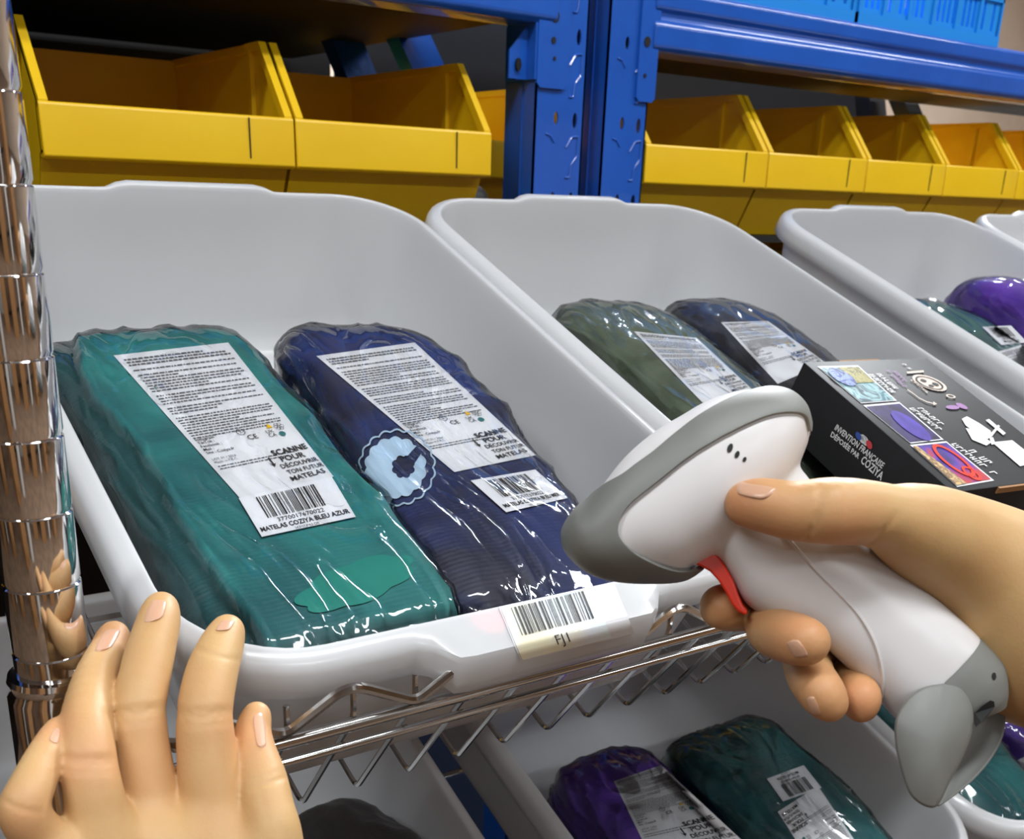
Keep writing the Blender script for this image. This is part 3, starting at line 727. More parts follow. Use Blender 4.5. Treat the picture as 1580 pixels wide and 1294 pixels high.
# ------------------------------------------------------------------ packs
PACK = {}
def pack(key, a, b, ctop, wd, ln, th, yaw, m, label, group, e=5.0, seed=0, amp=.0022, tiltx=0, tilty=0, folds=()):
    mw = MB @ T(a, b, ctop - th / 2) @ RZ(yaw) @ RX(tiltx) @ RY(tilty)
    root = empty('mattress_pack', mw @ T(0, 0, -th / 2), label, 'package', group)
    bk = {'t1': 'u1', 'n1': 'u1', 'g1': 'u2', 'b1': 'u2', 't2': 'u3', 'p1': 'u3', 'p2': 'l2', 't3': 'l2', 't4': 'l3', 'p3': 'l3'}[key]
    off = Vector((seed * 3.1, seed * 1.7, seed * .9)); iv = mw.inverted(); FL = []
    for (pp, dep, rdg) in folds: FL.append(([tuple((iv @ onc(x, y, ctop))[:2]) for x, y in pp], dep, rdg))
    def fold(v):
        out = 0; tone = 0
        for pl, dep, rdg in FL:
            best = None
            for a, b_ in zip(pl, pl[1:]):
                ax_, ay_ = a; dx, dy = b_[0] - ax_, b_[1] - ay_; L2 = dx * dx + dy * dy; t = ((v.x - ax_) * dx + (v.y - ay_) * dy) / L2; t = min(1, max(0, t))
                qx, qy = v.x - ax_ - dx * t, v.y - ay_ - dy * t; d = math.hypot(qx, qy); sgn = 1 if (dx * qy - dy * qx) < 0 else -1
                if best is None or d < best[0]: best = (d, sgn)
            d = best[0] * best[1]   # + on the left-hand side as seen in the photo
            d += .0015 * noise.noise(v * 60 + off)
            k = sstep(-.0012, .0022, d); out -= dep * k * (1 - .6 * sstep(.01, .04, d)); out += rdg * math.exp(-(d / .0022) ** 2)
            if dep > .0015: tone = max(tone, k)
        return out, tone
    def wrk(v):
        s = noise.noise(v * 17 + off) * 1.0 + noise.noise(v * 48 + off) * .25
        rd = (1 - abs(noise.noise(Vector((v.x * 34, v.y * 15, v.z * 40)) + off * 2)) * 2.6)
        rd = max(0, rd) ** 2
        edge = min(1, max(abs(v.x) / (wd / 2), (abs(v.y) / (ln / 2)) ** 2.2)) ** 5
        return s * amp * (.30 + 1.1 * edge) + rd * amp * (.05 + 1.25 * edge)
    V0, Fc = superell(56, wd / 2, ln / 2, th / 2, e)
    Vc = []; tones = []
    for v in V0:
        n_ = Vector((v.x / wd ** 2, v.y / ln ** 2, v.z / th ** 2)).normalized(); d = wrk(v)
        q = v + n_ * d
        # slumps a little towards the ends
        q.z -= .05 * th * (abs(v.y) / (ln / 2)) ** 4 * (1 if v.z > 0 else 0)
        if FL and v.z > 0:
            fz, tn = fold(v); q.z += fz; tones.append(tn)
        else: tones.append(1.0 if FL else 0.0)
        q.z = max(q.z, -th / 2 + .0005); q = iv @ keep_inside(bk, mw @ q, .0042); Vc.append(q)
    body = mkobj('fabric_roll', Vc, Fc, m, root, smooth=70); body.matrix_parent_inverse = Matrix.Identity(4); body.matrix_basis = T(0, 0, th / 2)
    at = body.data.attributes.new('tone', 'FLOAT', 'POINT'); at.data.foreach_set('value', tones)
    Vf = []
    for v, q in zip(V0, Vc):
        n_ = Vector((v.x / wd ** 2, v.y / ln ** 2, v.z / th ** 2)).normalized()
        rd = max(0, 1 - abs(noise.noise(Vector((v.x * 60, v.y * 34, v.z * 60)) + off * 3)) * 3.0) ** 2
        eg = min(1, max(abs(v.x) / (wd / 2), (abs(v.y) / (ln / 2)) ** 2)) ** 4
        f_ = q + n_ * (.0018 + .0018 * rd * (.15 + eg) * (1 if v.z > 0 else .2)); f_.z = max(f_.z, -th / 2 + .0002); Vf.append(iv @ keep_inside(bk, mw @ f_, .0025))
    film = mkobj('clear_wrap', Vf, Fc, M_film, root, smooth=70); film.matrix_parent_inverse = Matrix.Identity(4); film.matrix_basis = T(0, 0, th / 2)
    bpy.context.view_layer.update()
    # fabric_roll / wrap are the same pack seen through clear plastic
    PACK[key] = (root, bvh_of(body)); return root, PACK[key][1]
GP = 'wrapped fabric packs in the front bin'; G_ = 'wrapped fabric packs in the other bins'
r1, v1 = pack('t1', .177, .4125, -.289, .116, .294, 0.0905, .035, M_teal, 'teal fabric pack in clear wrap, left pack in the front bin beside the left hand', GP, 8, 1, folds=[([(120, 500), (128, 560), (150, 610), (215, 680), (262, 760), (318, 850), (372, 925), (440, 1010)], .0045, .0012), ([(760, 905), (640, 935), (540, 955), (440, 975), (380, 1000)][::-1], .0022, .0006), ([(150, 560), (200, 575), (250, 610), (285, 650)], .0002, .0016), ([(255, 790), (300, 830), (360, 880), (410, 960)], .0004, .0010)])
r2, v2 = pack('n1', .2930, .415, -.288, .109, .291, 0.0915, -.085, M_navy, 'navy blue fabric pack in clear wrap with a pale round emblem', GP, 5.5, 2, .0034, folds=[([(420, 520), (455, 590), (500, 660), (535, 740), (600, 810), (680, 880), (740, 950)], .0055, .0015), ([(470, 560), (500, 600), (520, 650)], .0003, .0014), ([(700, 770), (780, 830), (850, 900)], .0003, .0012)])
r3, v3 = pack('g1', .519, .452, -.290, .103, .27, 0.0895, -.05, M_olive, 'olive green fabric pack in shiny wrap behind the scanner head', G_, 4.5, 3, .003)
r4, v4 = pack('b1', .625, .448, -.288, .096, .28, 0.0915, -.05, M_blkf, 'charcoal fabric pack in shiny wrap between the green pack and black box', G_, 3.6, 4, .004)
r5, v5 = pack('t2', .900, .452, -.300, .10, .27, 0.0795, -.03, M_teald, 'teal fabric pack in the third upper bin, left of the purple pack', G_, 4.5, 5, .0034)
r6, v6 = pack('p1', 1.005, .455, -.272, .10, .27, 0.1075, -.05, M_purp, 'purple fabric pack cut by the right edge in the third upper bin', G_, 3.2, 6, .003)
r7, v7 = pack('p2', .464, .272, -.549, .086, .19, 0.0905, .0, M_purp, 'purple fabric pack in the lower bin under the wire shelf', G_, 5.5, 7, .0022)
r8, v8 = pack('t3', .577, .262, -.547, .120, .19, 0.0925, .02, M_teald, 'dark teal fabric pack in the lower bin, right of the purple pack', G_, 5, 8, .003)
r9, v9 = pack('t4', .775, .300, -.549, .100, .26, 0.0905, 0, M_teald, 'teal fabric pack in the lower right bin behind the scanner foot', G_, 5, 9, .003)
r10, v10 = pack('p3', .893, .355, -.545, .105, .27, 0.0945, 0, M_purp, 'purple fabric pack at the lower right corner behind the scanner foot', G_, 4, 10, .003)
pbag = MB @ T(.150, .325, CL - .06)
blob('black_bag', MB @ T(.248, .292, CL - .047), .052, .10, .034, M_bag, 'crumpled black plastic bag in the lower left bin under the shelf', 'bag', 2.6, .008, 30)

info_label(v1, [(370, 768), (515, 735), (352, 528), (175, 548)], r1, 1)
bar_label(v1, [(404, 828), (549, 797), (512, 735), (368, 768)], r1, 'MATELAS COZIYA BLEU AZUR', 5)
info_label(v2, [(701, 728), (827, 702), (640, 528), (488, 549)], r2, 2)
bar_label(v2, [(781, 790), (876, 768), (826, 724), (726, 741)], r2, 'MATELAS COZIYA BLEU MER', 6)
info_label(v3, [(1085, 622), (1160, 600), (1075, 521), (978, 511)], r3, 3)
info_label(v4, [(1200, 592), (1275, 560), (1185, 495), (1112, 497)], r4, 4)
info_label(v7, [(1010, 1335), (1160, 1310), (1020, 1180), (947, 1205)], r7, 5)
# labels on the lower dark teal pack are upside down
info_label(v8, [(1262, 1212), (1200, 1252), (1285, 1385), (1352, 1345)], r8, 6)
bar_label(v8, [(1240, 1180), (1183, 1201), (1208, 1236), (1268, 1215)], r8, 'MATELAS COZIYA', 9)
bar_label(v5, [(1545, 532), (1585, 528), (1560, 502), (1515, 504)], r5, 'MATELAS COZIYA', 10)
info_label(v5, [(1625, 640), (1660, 620), (1590, 528), (1540, 542)], r5, 7)
info_label(v10, [(1585, 1165), (1535, 1190), (1610, 1290), (1650, 1265)], r10, 8)
# emblem on the navy pack: scalloped ring and a round cloud letter
M_pale = mat('pale blue print', srgb(176, 200, 220), .5)
M_tealp = mat('lighter teal print', srgb(28, 140, 128), .5)
S = Surf(v2, [(551, 782), (674, 782), (674, 660), (551, 660)], 2, 2, r2)
def scal(cx, cy, r, n, amp, m_=96, a0=0, a1=2 * math.pi):
    return [(cx + (r + amp * abs(math.sin(n * a / 2))) * math.cos(a), cy + (r + amp * abs(math.sin(n * a / 2))) * math.sin(a)) for a in [a0 + (a1 - a0) * k / m_ for k in range(m_ + 1)]]
def band(o_, i_, R_=10):
    n = len(o_); vs = []; fs = []
    for r in range(R_ + 1):
        t = r / R_; vs += [(a[0] * (1 - t) + b_[0] * t, a[1] * (1 - t) + b_[1] * t) for a, b_ in zip(o_, i_)]
    for r in range(R_):
        for k in range(n - 1): fs.append((r * n + k, r * n + k + 1, (r + 1) * n + k + 1, (r + 1) * n + k))
    return vs, fs
S.flat('emblem_ring', [band(scal(1, 1, .92, 18, .07), scal(1, 1, .875, 18, .07), 1)], M_pale, .0009)
S.flat('emblem_cloud', [band(scal(.96, 1.0, .72, 14, .07, 110, .80, 2 * math.pi + .50), scal(1.16, 1.02, .25, 8, .05, 110, 1.2, 2 * math.pi + .3), 12)], M_pale, .0009)
# cloud print on the teal pack
S = Surf(v1, [(440, 960), (660, 905), (640, 845), (430, 890)], 2, 1, r1)
n_c = 90; cr_ = []
for k in range(n_c + 1):
    a = 2 * math.pi * k / n_c; r = 1 + .16 * abs(math.sin(3.5 * a + .4)); cr_.append((1.05 + .78 * r * math.cos(a), .5 + .44 * r * math.sin(a) + .14 * math.cos(a)))
S.flat('cloud_print', [band(cr_, [(1.05, .5)] * (n_c + 1), 14)], M_tealp, .0007)

# FJ1 barcode label on the front bin
bu = bvh_of(BINS['u1'])
S = Surf(bu, [(809, 1014), (926, 985), (932, 903), (772, 938)], 1.0, .62, BINS['u1'])
S = Surf(bu, [(806, 1018), (944, 984), (912, 906), (773, 938)], 1.0, .62, BINS['u1'])
def m_holo():
    m, N, L, b = newmat('iridescent label'); setp(b, Roughness=.3, Coat_Weight=.6)
    tc = N.new('ShaderNodeTexCoord'); n = N.new('ShaderNodeTexNoise'); n.inputs['Scale'].default_value = 28
    r = N.new('ShaderNodeValToRGB'); e = r.color_ramp.elements; e[0].position = .3; e[0].color = srgb(226, 238, 240); e[1].position = .7; e[1].color = srgb(238, 232, 200)
    x = r.color_ramp.elements.new(.5); x.color = srgb(228, 232, 240)
    L.new(tc.outputs['Object'], n.inputs['Vector']); L.new(n.outputs['Fac'], r.inputs['Fac']); L.new(r.outputs['Color'], b.inputs['Base Color']); return m
lb = S.sheet('barcode_label', m_holo(), .0006, 40, 24)
S.flat('barcode', barcode(.10, .93, .27, .60, 21, 28), M_ink, .0010, lb)
S.flat('print', [text('FJ1', .5, .07, .17, align='CENTER', bold=-.01, sx=.9)], M_ink, .0010, lb)
M_tape = mat('clear tape', srgb(222, 222, 226), .15)
S.sheet('label_window', M_tape, .0003, 30, 20, uv=(-.02, -.01, 1.26, .64))
# shelf label on bin 2 (under the black box)
bu2 = bvh_of(BINS['u2'])
S = Surf(bu2, [(1560, 815), (1660, 790), (1600, 735), (1500, 770)], 1.0, .6, BINS['u2'])
lb = S.sheet('barcode_label', M_lblw, .0008, 30, 16); S.flat('barcode', barcode(.08, .9, .25, .55, 31, 24), M_ink, .0012, lb)

# ------------------------------------------------------------------ black product box lying on the packs
def ab(px, py, c): v = onc(px, py, c) - EYE; return v.x, v.dot(SV)
A = onc(1240, 558, -.240); Rr = onc(1430, 552, -.240); C = onc(1466, 760, -.245)
ex = (Rr - A).normalized(); ey = (A - C); ey = (ey - ex * ey.dot(ex)).normalized(); ez = ex.cross(ey)
wB = (Rr - A).length; lB = (A - C).length; hB = .042
mw = Matrix(((ex.x, ey.x, ez.x, 0), (ex.y, ey.y, ez.y, 0), (ex.z, ey.z, ez.z, 0), (0, 0, 0, 1)))
org = A - ey * lB - ez * hB; mw.translation = org
bx = empty('product_box', mw, 'black cardboard box with colour pictures lying on packs in the second bin', 'box')
bm = bmesh.new(); box(bm, 0, wB, 0, lB, 0, hB, .0009)
bo = bmobj('carton', bm, M_boxb, bx); bo.matrix_parent_inverse = Matrix.Identity(4)
bpy.context.view_layer.update()
bvb = bvh_of(bo)
print('BOX dims', wB, lB)
def picm(name, c1, c2, c3, sc, dist=2):
    m, N, L, b = newmat(name); setp(b, Roughness=.35)
    tc = N.new('ShaderNodeTexCoord'); n = N.new('ShaderNodeTexNoise'); n.inputs['Scale'].default_value = sc; n.inputs['Distortion'].default_value = dist; n.inputs['Detail'].default_value = 4
    r = N.new('ShaderNodeValToRGB'); e = r.color_ramp.elements; e[0].position = .38; e[0].color = c1; e[1].position = .62; e[1].color = c3
    x = e.new(.5); x.color = c2
    L.new(tc.outputs['Object'], n.inputs['Vector']); L.new(n.outputs['Fac'], r.inputs['Fac']); L.new(r.outputs['Color'], b.inputs['Base Color']); return m
M_wp = mat('white print', srgb(222, 220, 220), .5); M_pp = mat('mauve print', srgb(140, 96, 150), .5); M_tan = mat('beige print', srgb(196, 180, 168), .5)
M_rain = picm('rain picture', srgb(70, 110, 122), srgb(150, 186, 190), srgb(60, 80, 92), 60); M_vio = picm('violet picture', srgb(36, 28, 58), srgb(52, 40, 96), srgb(42, 32, 70), 30)
M_nig = picm('night picture', srgb(170, 50, 60), srgb(78, 52, 150), srgb(48, 32, 92), 34, 1)
def circ(cx, cy, rx, ry, n=20): return ([(cx + rx * math.cos(2 * math.pi * k / n), cy + ry * math.sin(2 * math.pi * k / n)) for k in range(n)], [list(range(n))])
def ringp(cx, cy, rx, ry, wd_, n=28):
    vs = [];
    for k in range(n):
        a = 2 * math.pi * k / n; vs += [(cx + rx * math.cos(a), cy + ry * math.sin(a)), (cx + (rx + wd_) * math.cos(a), cy + (ry + wd_) * math.sin(a))]
    return vs, [(2 * k, 2 * ((k + 1) % n), 2 * ((k + 1) % n) + 1, 2 * k + 1) for k in range(n)]
# the three pictures: corners bl, br, tr, tl
for q, m_ in (([(1329, 622), (1384, 618), (1324, 563.5), (1261, 565)], M_rain), ([(1405, 684), (1456, 678), (1387.6, 620), (1332, 625)], M_vio), ([(1477, 751), (1534, 741), (1460, 680.5), (1404, 686)], M_nig)):
    S = Surf(bvb, q, 1, 1, bo); fr_ = S.sheet('picture_frame', M_lblw, .0003, 1, 1)
    S.flat('picture', [rect(.035, .035, .965, .965)], m_, .0006, fr_)
    if m_ is M_rain:
        S.flat('picture', [rect(.46, .55, .965, .965)], picm('sand picture', srgb(80, 80, 50), srgb(170, 160, 100), srgb(90, 90, 60), 120), .0009, fr_)
        S.flat('picture', [circ(.30, .72, .23, .24)], picm('blue picture', srgb(30, 60, 130), srgb(130, 150, 210), srgb(30, 40, 90), 90), .0012, fr_)
    elif m_ is M_vio:
        S.flat('picture', [circ(.58, .42, .27, .40)], picm('violet glow', srgb(78, 60, 164), srgb(70, 54, 150), srgb(60, 46, 130), 30), .0009, fr_)
    else:
        S.flat('picture', [([(.035, .035), (.30, .035), (.14, .965), (.035, .965)], [(0, 1, 2, 3)])], picm('sand strip', srgb(190, 160, 110), srgb(110, 80, 60), srgb(200, 170, 120), 110), .0009, fr_)
        S.flat('picture', [ringp(.62, .55, .20, .34, .07), ringp(.68, .22, .10, .12, .05)], M_red, .0011, fr_)
# a chart of the whole lid: u along the short side, v along the long side
ST = Surf(bvb, [(1466, 758), (1690, 712), (1430, 552), (1240, 558)], 1, 1.6, bo)
_fi = None
def lidpt(x, y):   # photo pixel -> lid chart
    Hm = homog([(1466, 758), (1690, 712), (1430, 552), (1240, 558)], 1, 1.6)
    u, v = .5, .8
    for _ in range(30):
        a, b_ = Hm(u, v); e = 1e-4; ax_, bx_ = Hm(u + e, v); ay_, by_ = Hm(u, v + e)
        J = np.array([[(ax_ - a) / e, (ay_ - a) / e], [(bx_ - b_) / e, (by_ - b_) / e]]); d = np.linalg.solve(J, np.array([x - a, y - b_])); u += d[0]; v += d[1]
    return u, v
def scrib(p, q, h, seed):
    """caption line from p to q (photo), letters of height h, unreadable in the photo"""
    (u0, v0), (u1, v1) = lidpt(*p), lidpt(*q); r = random.Random(seed); L_ = math.hypot(u1 - u0, v1 - v0); n = max(2, int(L_ / .034)); h *= .7; out = []
    dx, dy = (u1 - u0) / L_, (v1 - v0) / L_; nx_, ny_ = dy, -dx
    def R4(a0, a1, b0, b1): return ([(u0 + dx * a + nx_ * b_, v0 + dy * a + ny_ * b_) for a, b_ in ((a0, b0), (a1, b0), (a1, b1), (a0, b1))], [(0, 1, 2, 3)])
    for k in range(n):
        a = L_ * k / n; w_ = L_ / n * .7
        if r.random() < .12: continue
        out.append(R4(a, a + .007, -h / 2, h / 2)); c = r.choice((-h / 2, 0, h / 2 - .007)); out.append(R4(a, a + w_, c, c + .007))
        if r.random() < .6: out.append(R4(a + w_ - .007, a + w_, -h / 2, r.choice((0, h / 2))))
    return out
ST.flat('caption', scrib((1343, 577), (1380, 606), .05, 1) + scrib((1355, 576), (1384, 600), .05, 2) + scrib((1406, 629), (1452, 664), .05, 3) + scrib((1419, 629), (1455, 656), .05, 4) + scrib((1471, 684), (1538, 733), .05, 5) + scrib((1498, 694), (1530, 716), .06, 6) + scrib((1394, 561), (1406, 570), .04, 7), M_wp, .0006)
ST.flat('mauve_caption', scrib((1370, 571), (1398, 598), .045, 8) + scrib((1380, 572), (1398, 589), .045, 9) + [circ(*lidpt(1470, 628), .05, .03, 9), circ(*lidpt(1484, 626), .03, .05, 7)], M_pp, .0006)
c_ = lidpt(1434, 590)
ST.flat('mat_drawing', [circ(c_[0], c_[1], .10, .145), ], M_tan, .0006); ST.flat('mat_drawing', [ringp(c_[0], c_[1], .070, .105, .012), circ(c_[0] - .02, c_[1] + .04, .02, .025), circ(c_[0] + .03, c_[1] - .03, .02, .03), circ(c_[0] - .02, c_[1] - .05, .018, .02)], M_boxb, .0009)
ST.flat('mat_drawing', [ringp(*lidpt(1467, 611), .02, .02, .012, 12)] + scrib((1402, 582), (1434, 607), .03, 14) + [(( [lidpt(*p) for p in ((1399, 573), (1425, 571), (1426, 574), (1400, 576))]), [(0, 1, 2, 3)])], M_tan, .0007)
ap = [(1400, 600), (1409, 606), (1418, 613), (1430, 619), (1442, 622)]
ST.flat('arrow', [([lidpt(x, y) for x, y in ap] + [lidpt(x, y + 1.3) for x, y in ap], [(k, k + 1, 6 + k, 5 + k) for k in range(4)]), ([lidpt(*p) for p in ((1440, 619), (1446, 623), (1440, 625))], [(0, 1, 2)])], M_tan, .0007)
def poly(*pp): return ([lidpt(*p) for p in pp], [list(range(len(pp)))])
ST.flat('hand_drawing', [poly((1484, 646), (1492, 642), (1510, 652), (1528, 664), (1532, 672), (1524, 677), (1506, 668), (1490, 656)), poly((1490, 660), (1500, 662), (1530, 682), (1522, 687), (1500, 678))], M_wp, .0006)
ST.flat('tool_drawing', [poly((1521, 648), (1526, 646), (1552, 668), (1548, 671)), poly((1540, 655), (1543, 657), (1528, 676), (1525, 673)), poly((1527, 676), (1532, 674), (1536, 684), (1530, 686))], M_wp, .0007)
ST.flat('white_square', [poly((1531, 682), (1562, 679), (1604, 712), (1574, 719))], M_wp, .0006)
def fitted(s_, W_, H_, bold=.01):
    vs, fs = text(s_, 0, 0, 1, bold=bold); xs = [a for a, _ in vs]; ys = [b_ for _, b_ in vs]
    return [((a - min(xs)) / (max(xs) - min(xs)) * W_, (b_ - min(ys)) / (max(ys) - min(ys)) * H_) for a, b_ in vs], fs
for s_, q in (('INVENTION FRANÇAISE', [(1286, 664), (1359, 725), (1366, 715), (1292, 654)]), ('DÉPOSÉE PAR', [(1281, 673), (1324, 708), (1328, 699), (1285, 663)]), ('COZIYA', [(1327, 713), (1359, 742), (1365, 730), (1333, 702)])):
    SS = Surf(bvb, q, 1, .1, bo); SS.flat('lettering', [fitted(s_, 1, .1, .02)], M_wp, .0004)
SS = Surf(bvb, [(1318, 676), (1345, 698), (1348, 682), (1320, 660)], 2, 1, bo)
SS.flat('cloud_flag', [circ(.85, .5, .42, .36), circ(1.15, .55, .42, .40), circ(1.0, .62, .4, .34)], M_wp, .0004); SS.flat('cloud_flag', [circ(.42, .5, .34, .34)], mat('flag blue', srgb(50, 80, 160), .5), .0006); SS.flat('cloud_flag', [circ(1.62, .5, .34, .36)], mat('flag red', srgb(200, 60, 70), .5), .0006)
bm = bmesh.new(); box(bm, wB * .28, wB * .60, lB - .0004, lB + .0012, hB - .003, hB - .0004); box(bm, wB * .34, wB * .90, -.0012, .0008, hB - .004, hB - .0003)
bmobj('cardboard_edge', bm, M_card, bx, smooth=False).matrix_parent_inverse = Matrix.Identity(4)

# ------------------------------------------------------------------ signed distance modelling (hands)
def smin(a, b_, k):
    h = np.clip(.5 + .5 * (b_ - a) / k, 0, 1); return b_ + (a - b_) * h - k * h * (1 - h)
def surface_nets(Fd, org_, h):
    s = Fd < 0; nx, ny, nz = Fd.shape
    cnt = np.zeros((nx - 1, ny - 1, nz - 1), np.float32); acc = np.zeros((nx - 1, ny - 1, nz - 1, 3), np.float32)
    def sl(o): return tuple(slice(o[i], o[i] + Fd.shape[i] - 1) for i in range(3))
    corners = [(i, j, k) for i in (0, 1) for j in (0, 1) for k in (0, 1)]
    for a in corners:
        for ax in range(3):
            if a[ax] == 1: continue
            b_ = list(a); b_[ax] = 1; fa = Fd[sl(a)]; fb = Fd[sl(b_)]
            m_ = (fa < 0) != (fb < 0); t = np.where(m_, fa / np.where(m_, fa - fb, 1), 0)
            for c in range(3): acc[..., c] += np.where(m_, a[c] + (t if c == ax else 0), 0)
            cnt += m_
    act = cnt > 0; idx = -np.ones(act.shape, np.int64); idx[act] = np.arange(act.sum())
    ii = np.argwhere(act); V = (ii + acc[act] / cnt[act][:, None]) * h + org_
    faces = []
    for ax in range(3):
        u, v = (ax + 1) % 3, (ax + 2) % 3
        sa = [slice(None)] * 3; sb = [slice(None)] * 3; sa[ax] = slice(0, -1); sb[ax] = slice(1, None)
        e = s[tuple(sa)] != s[tuple(sb)]
        q = np.argwhere(e); q = q[(q[:, u] > 0) & (q[:, v] > 0) & (q[:, u] < act.shape[u]) & (q[:, v] < act.shape[v])]
        sg = s[tuple(sa)][tuple(q.T)]
        def cell(du, dv):
            c = q.copy(); c[:, u] -= du; c[:, v] -= dv; return idx[tuple(c.T)]
        f = np.stack([cell(1, 1), cell(0, 1), cell(0, 0), cell(1, 0)], 1)
        f = np.where(sg[:, None], f, f[:, ::-1]); faces.append(f[(f >= 0).all(1)])
    return V, np.concatenate(faces)
def hand(name, fingers, extra, h, label, k_join=.006, creases=(), blush=(), clip=None):
    """fingers: chains of (px,py,depth,r); extra: chains blended softly into the palm"""
    def W_(ch): return [(np.array(P(a, b_, c)), r) for (a, b_, c, r) in ch]
    F2 = [W_(c) for c in fingers]; E2 = [W_(c) for c in extra]
    allp = np.array([p for c in F2 + E2 for p, r in c]); rm = max(r for c in F2 + E2 for p, r in c)
    lo = allp.min(0) - rm - 4 * h; hi = allp.max(0) + rm + 4 * h
    n = np.ceil((hi - lo) / h).astype(int); 
    ax = [lo[i] + h * np.arange(n[i]) for i in range(3)]
    G = np.stack(np.meshgrid(*ax, indexing='ij'), -1).astype(np.float32)
    D = np.full(G.shape[:3], .05, np.float32)
    def cone(a, ra, b_, rb):
        lo2 = np.minimum(a, b_) - max(ra, rb) - .014; hi2 = np.maximum(a, b_) + max(ra, rb) + .014
        i0 = np.maximum(0, ((lo2 - lo) / h).astype(int)); i1 = np.minimum(n, ((hi2 - lo) / h).astype(int) + 1)
        sl_ = tuple(slice(i0[i], i1[i]) for i in range(3)); g = G[sl_]
        ba = (b_ - a).astype(np.float32); pa = g - a.astype(np.float32)
        t = np.clip((pa @ ba) / max(1e-12, ba @ ba), 0, 1)
        d = np.linalg.norm(pa - t[..., None] * ba, axis=-1) - (ra + (rb - ra) * t)
        return sl_, d
    def chain(Dst, ch, k):
        cc = catmull([np.append(p, r) for p, r in ch], 4)
        for u, v in zip(cc, cc[1:]):
            sl_, d = cone(u[:3], u[3], v[:3], v[3]); Dst[sl_] = smin(Dst[sl_], d, k)
    palm = np.full_like(D, .05)
    for c in E2: chain(palm, c, .009)
    D = palm
    fs = []
    for c in F2:
        d = np.full_like(D, .05); chain(d, c, .0012); fs.append(d)
    fu = fs[0]
    for d in fs[1:]: fu = smin(fu, d, .0010)
    D = smin(D, fu, k_join)
    for (px_, py_, dd, dx, dy, rad, dep, sg) in creases:   # groove across the finger at a joint, on the side facing up
        p = np.array(P(px_, py_, dd)); t = np.array(P(px_ + dx, py_ + dy, dd)) - p; t /= np.linalg.norm(t)
        q = G - p.astype(np.float32); al = q @ t.astype(np.float32); rr = np.linalg.norm(q - al[..., None] * t.astype(np.float32), axis=-1)
        D += dep * np.exp(-(al / sg) ** 2) * np.clip(1 - rr / rad, 0, 1) ** .5
    if clip: D = clip(G, D)
    V, Fc = surface_nets(D, lo, h)
    me = bpy.data.meshes.new(name); me.from_pydata(V.tolist(), [], Fc.tolist()); me.update(); me.materials.append(M_skin)
    bm = bmesh.new(); bm.from_mesh(me)
    for _ in range(3): bmesh.ops.smooth_vert(bm, verts=bm.verts, factor=.5, use_axis_x=True, use_axis_y=True, use_axis_z=True)
    bm.to_mesh(me); bm.free()
    me.polygons.foreach_set('use_smooth', [True] * len(me.polygons))
    co = np.zeros(len(me.vertices) * 3); me.vertices.foreach_get('co', co); co = co.reshape(-1, 3); bl = np.zeros(len(co))
    for (px_, py_, dd, rad, amt) in blush:
        p = np.array(P(px_, py_, dd)); bl = np.maximum(bl, amt * np.exp(-(np.linalg.norm(co - p, axis=1) / rad) ** 2))
    at = me.attributes.new('blush', 'FLOAT', 'POINT'); at.data.foreach_set('value', bl.astype(np.float32))
    cen = Vector(allp.mean(0)); root = empty(name, T(*cen), label, 'person')
    o = bpy.data.objects.new('skin', me); COL.objects.link(o); o.parent = root; o.matrix_parent_inverse = root.matrix_world.inverted()
    bpy.context.view_layer.update()
    return root, o, bvh_of(o)
def nail(root, bvh, quad, dome=.0006, free=.12):
    """quad: base-left, base-right, tip-right, tip-left in the photo"""
    n = 12; f = homog(quad, 1, 1); V = []; Fc = []
    dm = None
    A_, B_ = [], []
    for i in range(13):
        for j in range(13):
            u, v = -.05 + 1.1 * i / 12, -.05 + 1.1 * j / 12; h = bvh.ray_cast(EYE, ray(*f(u, v)).normalized())
            if h[0] is not None: A_.append((u, v, h[3]))
    md_ = np.median([q[2] for q in A_]); A_ = [q for q in A_ if abs(q[2] - md_) < .006]
    Q_ = np.array([[1, u, v, u * u, u * v, v * v] for u, v, _ in A_]); co_, *_x = np.linalg.lstsq(Q_, np.array([q[2] for q in A_]), rcond=None)
    dist_f = lambda u, v: float(np.dot(co_, [1, u, v, u * u, u * v, v * v]))
    for j in range(n + 1):
        for i in range(n + 1):
            a, c = -1 + 2 * i / n, -1 + 2 * j / n
            # square to rounded superellipse
            u = a * math.sqrt(max(0, 1 - c * c * .32)); v = c * math.sqrt(max(0, 1 - a * a * .32))
            uu, v_ = .5 + u * .56, .5 + v * .56
            d = ray(*f(uu, v_)).normalized(); dist = dist_f(uu, v_)
            r2 = max(abs(a), abs(c))
            lift = dome * (.3 + .7 * (1 - a * a)) + (.0002 if r2 < .99 else -.0012)
            V.append(EYE + d * (dist - lift))
    for j in range(n):
        for i in range(n): q = j * (n + 1) + i; Fc.append((q, q + 1, q + n + 2, q + n + 1))
    o = mkobj('fingernail', V, Fc, M_nail, root, smooth=80); o.matrix_parent_inverse = root.matrix_world.inverted(); return o

